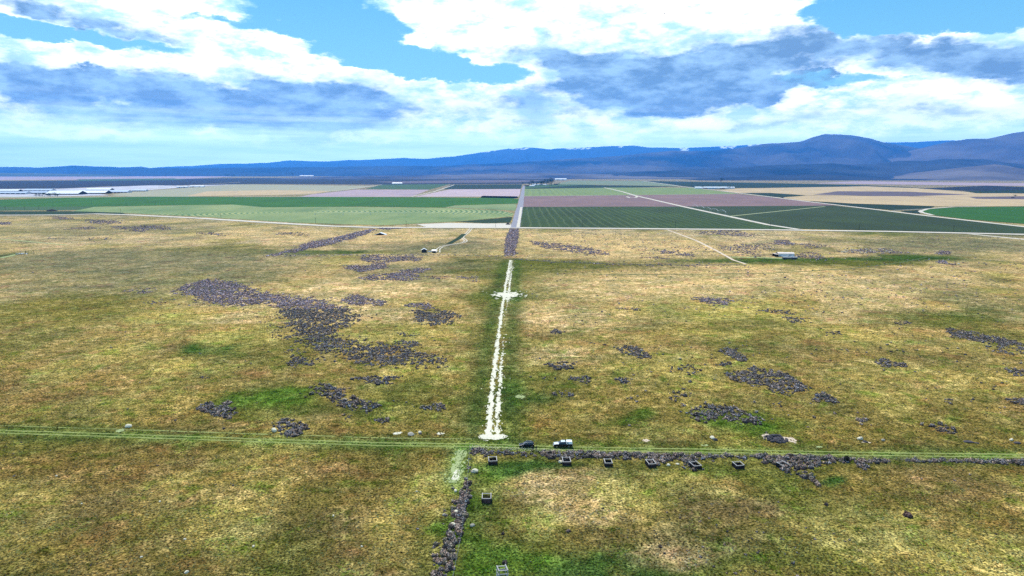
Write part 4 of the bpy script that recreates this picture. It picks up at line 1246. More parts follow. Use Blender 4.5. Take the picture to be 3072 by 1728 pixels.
app = REC[:, 2] / REC[:, 1]
uu = 1536 + F * REC[:, 0] / (REC[:, 1] * cp + CAM_H * sp)
inview = (uu > -20) & (uu < 3092) & (REC[:, 1] > 118)
order = np.argsort(np.where(inview, -app, 1.0))
NEAR = set(order[:300].tolist())
leaf_meshes = []
for s in range(7):
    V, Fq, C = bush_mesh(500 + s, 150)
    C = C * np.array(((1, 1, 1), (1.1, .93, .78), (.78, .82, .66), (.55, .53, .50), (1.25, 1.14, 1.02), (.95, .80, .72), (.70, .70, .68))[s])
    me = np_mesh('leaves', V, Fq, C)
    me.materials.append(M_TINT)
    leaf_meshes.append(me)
stem_meshes = [stem_mesh(700 + s) for s in range(3)]
for me in stem_meshes:
    me.materials.append(M_BARK)
near_ids = [int(i) for i in order[:300]]
groups = {}
for i in near_ids:
    groups.setdefault(SAGE[int(REC[i][3])][0], []).append(i)


def pix(i):
    x, y, r, si = REC[i]
    zc = y * cp + CAM_H * sp
    return 1536 + F * x / zc, 864 - F * (y * sp - CAM_H * cp) / zc


PLACE = {}
for lab, ids in groups.items():
    cells = {}
    pu = np.array([pix(i) for i in ids])
    for i, (u, v) in zip(ids, pu):
        if 'running down to the bottom' in lab or 'loose edge' in lab:
            cuts = ((1440, 'at the thin upper end'), (1490, 'level with the lone crib'), (1530, 'just below the lone crib'), (1565, 'beside the upper pale stones'),
                    (1605, 'around the brightest stone'), (1640, 'below the grey stone'), (1675, 'a little above the broken crib'), (1705, 'level with the dark bush'), (9999, 'at the very bottom'))
            where = next(w_ for k_, w_ in cuts if v < k_)
            mid_u = np.median([q[0] for q in pu if abs(q[1] - v) < 18])
            side = 'left edge' if u < mid_u - 9 else ('right edge' if u > mid_u + 9 else 'middle')
            key = where + ', ' + side
        else:
            fu = (u - pu[:, 0].min()) / (np.ptp(pu[:, 0]) + 1e-6)
            fv = (v - pu[:, 1].min()) / (np.ptp(pu[:, 1]) + 1e-6)
            nb = 6 if np.ptp(pu[:, 0]) > 150 else 3
            if nb == 3:
                hx_ = ('left side', 'middle', 'right side')[min(2, int(fu * 3))]
            else:
                hx_ = ('left end', 'left quarter', 'left part', 'left of centre', 'near centre', 'right of centre', 'right part', 'right quarter', 'right end')[min(8, int(fu * 9))]
            key = hx_ + ', ' + ('far rim', 'centre line', 'near rim')[min(2, int(fv * 3))]
        cells.setdefault(key, []).append(i)
    for key, mem in cells.items():
        mem.sort(key=lambda i: -REC[i][2])
        for k_, i in enumerate(mem):
            sz = '' if len(mem) == 1 else ('largest ' if k_ == 0 else ('smallest ' if k_ == len(mem) - 1 and len(mem) > 2 else ('mid sized ' if len(mem) > 2 else 'smaller ')))
            short = 'in vertical brush row' if 'running down' in lab else lab.replace(' the ', ' ').replace('of brush row on right', '').replace('widest part ', 'widest brush')
            PLACE[i] = sz + 'sagebrush ' + short + ', ' + key
            if len(PLACE[i].replace(',', ' ').split()) > 15:
                PLACE[i] = PLACE[i].replace('mid sized ', 'medium ').replace(' that ', ' ').replace('a little above', 'above')
for i in near_ids:
    x, y, r, si = REC[i]
    lab = SAGE[int(si)][0]
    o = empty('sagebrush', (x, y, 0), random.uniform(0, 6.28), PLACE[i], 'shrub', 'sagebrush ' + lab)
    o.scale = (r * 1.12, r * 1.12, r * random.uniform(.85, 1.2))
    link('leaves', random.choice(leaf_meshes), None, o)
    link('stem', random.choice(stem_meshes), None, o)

far = np.array(order[300:])
R3 = REC[far]


def scatter(name, R, templates, label, cat, jitter=0.16, zs=(0.60, 1.05), col_var=.55):
    Vs, Fs, Cs = [], [], []
    base = 0
    which = RNG.integers(0, len(templates), len(R))
    for k, (V, Fq, C) in enumerate(templates):
        Q = R[which == k]
        n, m = len(Q), len(V)
        if n == 0:
            continue
        an = RNG.uniform(0, 2 * PI, n)
        ca, sa = np.cos(an)[:, None], np.sin(an)[:, None]
        s = Q[:, 2][:, None]
        vx = V[None, :, 0] * (1 + RNG.uniform(-jitter, jitter, (n, m)))
        vy = V[None, :, 1] * (1 + RNG.uniform(-jitter, jitter, (n, m)))
        vz = V[None, :, 2] * (1 + RNG.uniform(-jitter, jitter, (n, m))) * RNG.uniform(zs[0], zs[1], n)[:, None]
        P3 = np.stack([(vx * ca - vy * sa) * s + Q[:, 0][:, None], (vx * sa + vy * ca) * s + Q[:, 1][:, None], vz * s], -1)
        Vs.append(P3.reshape(-1, 3))
        Fs.append((Fq[None] + (np.arange(n) * m)[:, None, None] + base).reshape(-1, Fq.shape[1]))
        c = C[None] * RNG.uniform(1 - col_var, 1 + col_var, (n, 1, 1)) * (1 + RNG.normal(0, 1, (n, 1, 1)) * np.array((.09, 0.0, -.11))) if Q.shape[1] < 6 else C[None] * Q[:, None, 3:6]
        Cs.append(np.broadcast_to(c, (n, m, 3)).reshape(-1, 3))
        base += n * m
    o = link(name, np_mesh(name, np.concatenate(Vs), np.concatenate(Fs), np.concatenate(Cs)), M_TINT)
    return tag(o, label, cat, kind='stuff')


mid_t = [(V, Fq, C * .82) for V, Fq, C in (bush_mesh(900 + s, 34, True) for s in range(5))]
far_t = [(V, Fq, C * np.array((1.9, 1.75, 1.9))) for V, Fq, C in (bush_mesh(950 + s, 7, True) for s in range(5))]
dmid = R3[:, 1] < 420
print('bushes', len(REC), 'mid', dmid.sum(), 'far', (~dmid).sum())
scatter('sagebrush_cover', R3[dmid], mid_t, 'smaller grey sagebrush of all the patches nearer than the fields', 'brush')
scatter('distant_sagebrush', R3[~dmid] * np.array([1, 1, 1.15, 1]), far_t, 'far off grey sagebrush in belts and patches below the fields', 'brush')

# ------------------------------------------------------------------ grass tufts
NG = 190000
q = RNG.random(NG)
a_, b_ = 112.0, 470.0
yy = 1 / (1 / math.sqrt(a_) + q * (1 / math.sqrt(b_) - 1 / math.sqrt(a_))) ** 2
xx = RNG.uniform(-1, 1, NG) * (0.86 * yy + 16)
kp = (dist_line(xx, yy, PATH) > 3.2) & (np.abs(dist_line(xx, yy, TRACK) - 1.1) > 0.45)
kp &= fbm(xx / 3.2, yy / 4.0, 130, 4, 0.6) > 0.40
xx, yy = xx[kp], yy[kp]
gc = tint_at(xx, yy)
lum = np.minimum(RNG.lognormal(-0.10, 0.62, len(xx)), 1.6)[:, None]
hue = RNG.normal(0, 1, (len(xx), 1))
gc = gc * lum * (1 + hue * np.array([[0.13, 0.0, -0.12]]))
rr = RNG.uniform(0.12, 0.34, len(xx)) * (0.75 + yy / 600)
GR = np.concatenate([np.stack([xx, yy, rr], -1), gc], 1)


def tuft(seed):
    r = np.random.default_rng(seed)
    V, Fq = [], []
    m = 4
    for i in range(m):
        an = 2 * PI * i / m + r.uniform(-.4, .4)
        k = len(V)
        ca, sa = math.cos(an), math.sin(an)
        V += [np.array([ca * .9 - sa * .55, sa * .9 + ca * .55, -.03]), np.array([ca * .9 + sa * .55, sa * .9 - ca * .55, -.03]),
              np.array([-ca * .15 + r.uniform(-.2, .2), -sa * .15 + r.uniform(-.2, .2), r.uniform(.45, .95)])]
        Fq.append((k, k + 1, k + 2))
    return np.array(V), np.array(Fq), np.ones((len(V), 3))


o = scatter('grass_tufts', GR, [tuft(s) for s in range(6)], 'short dry and green grass tufts over the near rangeland', 'grass')
o.data.materials.clear()
o.data.materials.append(M_GRASS)


# ------------------------------------------------------------------ stones
def stone_mesh(seed, sub=2):
    bm = bmesh.new()
    bmesh.ops.create_icosphere(bm, subdivisions=sub, radius=1.0)
    r = random.Random(seed)
    cuts = [(Vector((r.gauss(0, 1), r.gauss(0, 1), r.gauss(0, .8))).normalized(), r.uniform(.55, .85)) for _ in range(7)]
    for v in bm.verts:
        p = v.co.copy()
        for d, k in cuts:
            e = p.dot(d)
            if e > k:
                p -= d * (e - k) * .9
        v.co = Vector((p.x * 1.15, p.y * .95, p.z * .72 + .25)) * r.uniform(.95, 1.05)
    me = bpy.data.meshes.new('stone')
    bm.to_mesh(me)
    bm.free()
    return me


M_PALEST = simple('pale_boulder', (0.60, 0.53, 0.39), 0.9, 0.15, 0.25, 1.6, bump=0.08)
M_DARKST = simple('dark_basalt', (0.060, 0.052, 0.058), 0.85, 0.2, 0.35, 2.5, bump=0.08)
M_MIDST = simple('grey_stone', (0.34, 0.30, 0.24), 0.9, 0.15, 0.3, 2.0, bump=0.08)
ST = {k: [stone_mesh(s) for s in range(4)] for k in ('p', 'd', 'm')}
for k, mt in (('p', M_PALEST), ('d', M_DARKST), ('m', M_MIDST)):
    for me in ST[k]:
        me.materials.append(mt)


def stone(u, v, r, k, label, group=None, sz=1.0):
    x, y = gp(u, v)
    o = link('boulder', random.choice(ST[k]))
    o.location = (x, y, 0)
    o.rotation_euler = (0, 0, random.uniform(0, 6.28))
    o.scale = (r, r, r * sz)
    return tag(o, label, 'boulder', group)


stone(385, 1281, 1.05, 'p', 'lone pale boulder at the left above the two track road')
stone(823, 1293, 1.15, 'p', 'large pale boulder on the left rim of the round brush clump')
stone(1234, 1304, 1.25, 'm', 'grey rounded mound of stone in the bleached row', sz=.7)
stone(1259, 1299, 0.75, 'p', 'small bright boulder between the grey mound and the bleached patches')
stone(1262, 1302, 0.5, 'd', 'small dark stone touching the bright boulder in the bleached row')
stone(1425, 1416, 1.0, 'p', 'white boulder beside the upper vertical fence')
stone(1417, 1417, .55, 'm', 'small grey stone on the left of the white boulder by the fence')
stone(2137, 1315, 0.85, 'p', 'pale boulder left of the rubble heap')
stone(2146, 1321, 0.75, 'd', 'dark stone beside the pale boulder left of the rubble heap')
stone(2580, 1318, 0.95, 'p', 'pale boulder far right of the rubble heap above the ruts')
stone(2596, 1326, 0.8, 'd', 'flat dark stone below the pale boulder on the far right', sz=.6)
stone(2649, 1322, 0.6, 'm', 'rounded grey stone right of the flat dark stone')
stone(3034, 1321, .7, 'p', 'pale boulder at the right edge above the ruts')
stone(3052, 1330, 1.0, 'd', 'dark flat stone at the right edge above the ruts', sz=.5)
stone(2905, 1326, 1.4, 'd', 'flat dark stone heap between the two right edge boulders', sz=.35)
stone(2930, 1330, .7, 'd', 'small dark stone at the right end of the flat dark heap', sz=.5)
stone(1682, 1388, .75, 'p', 'pale stone at the left foot of the second crib')
stone(2005, 1396, .65, 'p', 'pale stone right of the middle crib, larger')
stone(2032, 1393, .6, 'p', 'flat pale stone between the middle crib and the brush filled crib', sz=.6)
stone(1366, 1474, .6, 'p', 'pale stone in the loose upper part of the vertical brush row')
stone(1368, 1538, .75, 'p', 'upper of the pale stones inside the vertical brush row')
stone(1362, 1578, .9, 'p', 'bright stone half way down the vertical brush row')
stone(1352, 1600, .6, 'm', 'grey stone just under the bright stone in the brush row')
stone(1417, 1578, .6, 'm', 'grey stone standing right of the vertical brush row')
stone(1332, 1545, .5, 'm', 'grey stone standing left of the vertical brush row')
stone(2876, 793, 1.3, 'p', 'single pale boulder far off on the right rangeland')
stone(2866, 793, .9, 'd', 'dark stone beside the single far pale boulder')
for i, (u, v, r) in enumerate(((170, 1428, .35), (480, 1505, .32), (1330 - 80, 1475, .3), (555, 1618, .34), (760, 1640, .34), (560, 1718, .5), (1000, 1548, .36), (1085, 1640, .3), (424, 1672, .3), (245, 1512, .28))):
    stone(u, v, r, 'p', 'small pale stone lying in the lower left grass', 'small pale stones in the lower left grass')
for i in range(46):
    u, v = random.uniform(2520, 2680), random.uniform(746, 760)
    stone(u, v, random.uniform(.5, 1.1), 'p' if random.random() < .6 else 'm', 'far stone scattered in the stony grey brush', 'stones in the far stony brush')

# dark rubble heap
hx, hy = gp(2328, 1318)
heap = empty('rubble_heap', (hx, hy, 0), 0, 'heap of dark basalt rubble on tan bare dirt', 'rubble heap')
for i in range(64):
    rad = 3.4 * math.sqrt(random.random())
    an = random.uniform(0, 2 * PI)
    px, py = rad * math.cos(an) * 1.12, rad * math.sin(an) * .95
    h = max(0, 1.25 * (1 - (rad / 3.5) ** 1.4))
    o = link('stone', random.choice(ST['d']), None, heap)
    s = random.uniform(.34, .72)
    o.location = (px, py, h * random.uniform(.5, 1) - .12)
    o.rotation_euler = (random.uniform(-.5, .5), random.uniform(-.5, .5), random.uniform(0, 6.28))
    o.scale = (s, s, s * .9)
core = MB()
vs = [(0, 0, .95)] + [(2.9 * math.cos(2 * PI * i / 12) * random.uniform(.8, 1.1), 2.5 * math.sin(2 * PI * i / 12) * random.uniform(.8, 1.1), -.02) for i in range(12)]
core.add(vs, [(0, 1 + i, 1 + (i + 1) % 12) for i in range(12)]).build('earth_core', M_DARKST, heap)

# two bushes of their own
def big_bush(u, v, r, h, label, tintmul, n=420, seed=5):
    x, y = gp(u, v)
    o = empty('bush', (x, y, 0), 0, label, 'bush')
    V, Fq, C = bush_mesh(seed, n)
    me = np_mesh('leaves', V * np.array([r, r, h]), Fq, C * np.array(tintmul))
    link('leaves', me, M_TINT, o)
    s = stem_mesh(seed)
    so = link('stem', s, M_BARK, o)
    so.scale = (r, r, h)
    return o


big_bush(2537, 1384, 1.05, 2.1, 'tall round black bush standing in the right brush row', (.16, .17, .15), 700, 21)
big_bush(2725, 1548, 1.6, 1.15, 'lone dark brown bush in the lower right grass', (.48, .36, .33), 420, 22)
big_bush(1509, 1603, .65, .75, 'small dark bush below the lone crib', (.5, .45, .42), 160, 23)
big_bush(1514, 1690, .85, .9, 'dark bush above the bottom edge near the broken crib', (.42, .38, .36), 200, 24)
big_bush(1706, 1594, .8, .6, 'dark grey bush in the middle of the lower right grass', (.55, .5, .5), 160, 25)
big_bush(2478, 1515, .8, .8, 'dark grey bush upper left of the lone brown bush', (.55, .5, .5), 160, 26)


# ------------------------------------------------------------------ wooden cribs
def crib(u, v, w_, d_, h_, rz, label, pale=M_WOOD_P, skew=0.0, missing=(), dark=M_WOOD_D, inner=True):
    w_, d_ = w_ * .94, d_ * .84
    x, y = gp(u, v)
    o = empty('wooden_crib', (x, y, 0), rz, label, 'crib', 'open wooden cribs by the brush rows')
    hw, hd = w_ / 2, d_ / 2
    for (sx, sy) in ((-1, -1), (1, -1), (1, 1), (-1, 1)):
        MB().box((sx * hw, sy * hd, h_ / 2 - .05), (.17, .17, h_ + .1)).build('corner_post', dark, o, .02)
    k = 0
    n = 4
    for side in range(4):
        for i in range(n):
            k += 1
            if k in missing:
                continue
            z = .16 + i * (h_ - .32) / (n - 1)
            tp = i == n - 1
            mat = pale if tp else dark
            th, ht = (.16, .13) if tp else (.07, .24)
            off = .12
            zz = h_ + .04 if tp else z
            rot = Matrix.Rotation(random.uniform(-.02, .02) + skew * .06, 3, 'Y' if side in (0, 2) else 'X')
            if side == 0:
                c, s = (0, -hd - (0 if tp else off), zz), (w_ + .3, th if not tp else .18, ht)
            elif side == 2:
                c, s = (0, hd + (0 if tp else off), zz), (w_ + .3, th if not tp else .18, ht)
            elif side == 1:
                c, s = (hw + (0 if tp else off), 0, zz + (.1 if tp else 0)), (th if not tp else .18, d_ + .3, ht)
            else:
                c, s = (-hw - (0 if tp else off), 0, zz + (.1 if tp else 0)), (th if not tp else .18, d_ + .3, ht)
            MB().box(c, s, rot).build('plank', mat, o)
    if inner:
        MB().box((0, 0, .45), (.10, d_ - .1, .14)).build('cross_brace', dark, o)
        MB().box((0, 0, .06), (w_ - .2, d_ - .2, .12)).build('base_boards', dark, o)
    return o


crib(1478, 1388, 2.5, 3.6, 1.15, .08, 'dark wooden crib near the corner of the two brush rows')
crib(1699, 1390, 2.4, 3.9, 1.15, .02, 'dark crib with pale top rails below the parked pickup')
crib(1824, 1394, 2.2, 3.4, 1.1, .0, 'third crib from the left with three rails, in thin grass')
crib(1952, 1397, 2.3, 3.5, 1.15, .14, 'middle crib with a bright left rail and brush at its right side')
crib(2085, 1402, 2.4, 3.4, 1.05, .35, 'leaning crib half buried in a mound of brush', skew=1.5)
crib(2214, 1402, 2.5, 3.0, 1.1, .18, 'crib standing alone in green grass right of the brush filled one')
crib(2348, 1402, 2.5, 3.0, 1.1, .55, 'broken crib with its front rail gone inside the widest brush', missing=(4, 3), skew=2)
crib(1460, 1503, 2.4, 3.4, 1.35, .02, 'lone crib in the grass right of the vertical brush row')
o = crib(1507, 1734, 2.0, 2.0, 2.2, .3, 'pale broken crib cut off by the bottom edge', M_WOOD_P, 2, (2, 6, 10), M_WOOD_P, False)


# ------------------------------------------------------------------ wire fences
def fence(L, step, h, label):
    L = [Vector((p[0], p[1], 0)) for p in L]
    o = empty('wire_fence', tuple(L[0]), 0, label, 'fence')
    pts = []
    for a, b in zip(L[:-1], L[1:]):
        n = max(1, int((b - a).length / step))
        pts += [a.lerp(b, k / n) for k in range(n)]
    pts.append(L[-1])
    pm = MB().bar((0, 0, -.1), (0, 0, h), .06, 6, .05).mesh('post')
    pm.materials.append(M_WOOD_D)
    for p in pts:
        q = link('post', pm, None, o)
        q.location = p - L[0]
        q.rotation_euler = (random.uniform(-.05, .05), random.uniform(-.05, .05), 0)
    for z in (.45, .8, 1.15):
        wmb = MB()
        for a, b in zip(pts[:-1], pts[1:]):
            wmb.bar(a - L[0] + Vector((0, .06, z)), b - L[0] + Vector((0, .06, z)), .007, 3)
        wmb.build('wire', M_GALV, o)
    return o


fence(poly((1408, 1346), (1600, 1357), (1800, 1364), (2100, 1370), (2400, 1376), (2700, 1384), (3090, 1390)), 5.0, 1.35, 'thin wire fence along the horizontal brush row')
fence(poly((1408, 1350), (1404, 1430), (1397, 1520), (1382, 1620), (1362, 1722), (1350, 1790)), 5.0, 1.35, 'thin wire fence along the vertical brush row')
fence(poly((1545, 778), (1700, 787), (1900, 794), (2240, 797)), 14, 1.4, 'far wire fence along the right edge of the green rangeland')
fence(poly((800, 768), (1100, 766), (1400, 767), (1508, 770)), 14, 1.4, 'far wire fence on the left behind the two small sheds')


# ------------------------------------------------------------------ vehicles
def wheel(parent, x, y, r, wd):
    hub = MB().bar((0, -wd / 2, 0), (0, wd / 2, 0), r, 16).build('wheel', M_TYRE, parent, .03)
    hub.location = (x, y, r)
    rim = MB().bar((0, -wd / 2 - .012, 0), (0, wd / 2 + .012, 0), r * .62, 12).build('rim', M_RIM, hub)
    return hub


def slab(pts, off):
    """thin pane from 4 points pushed out by off"""
    a, b, c, d = (Vector(p) for p in pts)
    n = (b - a).cross(d - a).normalized() * off
    mb = MB()
    mb.add([p + n for p in (a, b, c, d)] + [p - n * .2 for p in (a, b, c, d)],
           [(0, 1, 2, 3), (7, 6, 5, 4), (0, 4, 5, 1), (1, 5, 6, 2), (2, 6, 7, 3), (3, 7, 4, 0)])
    return mb


def suv():
    x, y = gp(1580, 1340.5)
    o = empty('parked_car', (x, y, 0), 0.03, 'small dark car facing left on the two track road, two people at its back', 'car', 'vehicles on the two track road')
    W2 = .92
    lower = [(-2.30, .42), (-2.34, .62), (-2.26, .90), (-1.05, 1.04), (2.18, 1.10), (2.32, .80), (2.30, .42), (1.95, .30), (-1.95, .30)]
    MB().prism(lower, -W2, W2, [.10, .06, .10, .03, .03, .06, .10, .05, .05]).build('body', M_PAINTB, o, .04)
    # cabin: sloping windscreen, long roof falling slightly, upright tail
    prof = [(-1.10, 1.03), (-.30, 1.60), (.30, 1.70), (1.55, 1.64), (2.10, 1.38), (2.20, 1.09)]
    MB().prism(prof, -W2 + .05, W2 - .05, [.0, .18, .20, .20, .14, .03]).build('cabin', M_PAINTB, o, .03)
    for s in (-1, 1):
        y0, y1 = s * (W2 - .055), s * (W2 - .225)
        for (xa, xb, xc, xd) in ((-.85, .15, .12, -.22), (.25, 1.15, 1.10, .25), (1.25, 1.95, 1.75, 1.2)):
            P4 = [(xa, y0, 1.13), (xb, y0, 1.13), (xc, y1, 1.58), (xd, y1, 1.58)]
            if s > 0:
                P4 = P4[::-1]
            slab(P4, .02).build('side_window', M_GLASS, o)
        MB().box((-2.28, s * .66, .74), (.10, .34, .15)).build('headlight', M_LAMP, o, .02)
        MB().box((2.26, s * .74, .90), (.08, .20, .26)).build('tail_light', M_RED, o, .02)
        MB().box((-.82, s * (W2 + .07), 1.10), (.12, .16, .13)).build('mirror', M_PAINTB, o, .02)
        MB().box((.65, s * .66, 1.73), (1.7, .05, .05)).build('roof_rail', M_SILVER, o)
        for xx_ in (-1.42, 1.40):
            wheel(o, xx_, s * .80, .35, .24)
    slab([(-1.04, .72, 1.07), (-1.04, -.72, 1.07), (-.34, -.60, 1.56), (-.34, .60, 1.56)], .02).build('windscreen', M_GLASS, o)
    slab([(2.16, -.70, 1.16), (2.16, .70, 1.16), (2.02, .60, 1.42), (2.02, -.60, 1.42)], .03).build('rear_window', M_GLASS, o)
    MB().box((-2.31, 0, .45), (.10, 1.6, .18)).build('bumper', M_PAINTB, o, .02)
    MB().box((2.32, 0, .50), (.10, 1.6, .20)).build('bumper', M_PAINTB, o, .02)
    MB().box((-2.33, 0, .70), (.04, .8, .12)).build('grille', M_RIM, o)
    return o


def pickup(u=1688, v=1340.5, rz=0.01):
    x, y = gp(u, v)
    o = empty('pickup_truck', (x, y, 0), rz, 'dark pickup truck with a white canopy over its bed', 'pickup truck', 'vehicles on the two track road')
    W2 = 1.0
    body = [(-2.85, .50), (-2.92, .75), (-2.86, 1.12), (-1.25, 1.24), (2.95, 1.24), (2.98, .60), (2.9, .48), (-2.6, .44)]
    MB().prism(body, -W2, W2, [.08, .04, .08, .02, .02, .03, .05, .05]).build('body', M_PAINTT, o, .04)
    hood = [(-2.80, 1.10), (-2.62, 1.23), (-1.30, 1.33), (-1.18, 1.21)]
    MB().prism(hood, -W2 + .1, W2 - .1).build('hood', M_SILVER, o, .02)  # pale silver paints the sky's reflection onto the dark hood
    cab = [(-1.35, 1.22), (-.62, 1.86), (.80, 1.92), (1.00, 1.22)]
    MB().prism(cab, -W2 + .03, W2 - .03, [0, .20, .20, 0]).build('cab', M_PAINTT, o, .04)
    MB().prism([(-.60, 1.85), (-.40, 1.955), (.70, 1.985), (.80, 1.91)], -W2 + .24, W2 - .24).build('roof_sky_sheen', M_SILVER, o, .02)  # added pale layer, sky reflection painted over the dark cab roof
    can = [(1.08, 1.26), (1.14, 2.04), (2.86, 2.00), (3.00, 1.26)]
    MB().prism(can, -W2 + .02, W2 - .02, [0, .12, .12, 0]).build('canopy', M_PAINTW, o, .05)
    for s in (-1, 1):
        y0, y1 = s * (W2 - .035), s * (W2 - .215)
        for (xa, xb, xc, xd) in ((-1.08, -.12, -.12, -.52), (-.02, .86, .72, -.02)):
            P4 = [(xa, y0, 1.30), (xb, y0, 1.30), (xc, y1, 1.82), (xd, y1, 1.82)]
            if s > 0:
                P4 = P4[::-1]
            slab(P4, .02).build('side_window', M_GLASS, o)
        y0, y1 = s * (W2 - .045), s * (W2 - .115)
        P4 = [(1.34, y0, 1.42), (1.70, y0, 1.42), (1.70, y1, 1.86), (1.34, y1, 1.86)]
        if s > 0:
            P4 = P4[::-1]
        slab(P4, .02).build('canopy_window', M_GLASS, o)
        MB().box((-2.88, s * .74, .96), (.10, .36, .22)).build('headlight', M_LAMP, o, .02)
        MB().box((2.97, s * .88, 1.00), (.07, .16, .34)).build('tail_light', M_RED, o, .02)
        MB().box((-1.02, s * (W2 + .12), 1.36), (.12, .24, .22)).build('mirror', M_PAINTT, o, .02)
        for xx_ in (-1.90, 1.85):
            wheel(o, xx_, s * .86, .42, .28)
    slab([(-1.29, .80, 1.27), (-1.29, -.80, 1.27), (-.66, -.66, 1.83), (-.66, .66, 1.83)], .02).build('windscreen', M_GLASS, o)
    MB().box((-2.95, 0, .60), (.14, 1.9, .24)).build('bumper', M_RIM, o, .03)
    MB().box((3.02, 0, .60), (.12, 1.8, .22)).build('bumper', M_RIM, o, .03)
    MB().box((-2.90, 0, .92), (.05, .95, .26)).build('grille', M_DARK, o)
    return o


suv()
pickup()


# ------------------------------------------------------------------ people
def skin_mesh(name, nodes, edges, sub=1):
    me = bpy.data.meshes.new(name)
    me.from_pydata([n[0] for n in nodes], edges, [])
    tmp = bpy.data.objects.new('tmp', me)
    COL.objects.link(tmp)
    md = tmp.modifiers.new('skin', 'SKIN')
    md.use_smooth_shade = True
    for i, nd in enumerate(nodes):
        sv = me.skin_vertices[0].data[i]
        sv.radius = nd[1] if isinstance(nd[1], tuple) else (nd[1], nd[1])
        sv.use_root = i == 0
    sb = tmp.modifiers.new('sub', 'SUBSURF')
    sb.levels = sub
    sb.render_levels = sub
    bpy.context.view_layer.update()
    dg = bpy.context.evaluated_depsgraph_get()
    out = bpy.data.meshes.new_from_object(tmp.evaluated_get(dg))
    out.name = name
    bpy.data.objects.remove(tmp)
    return out


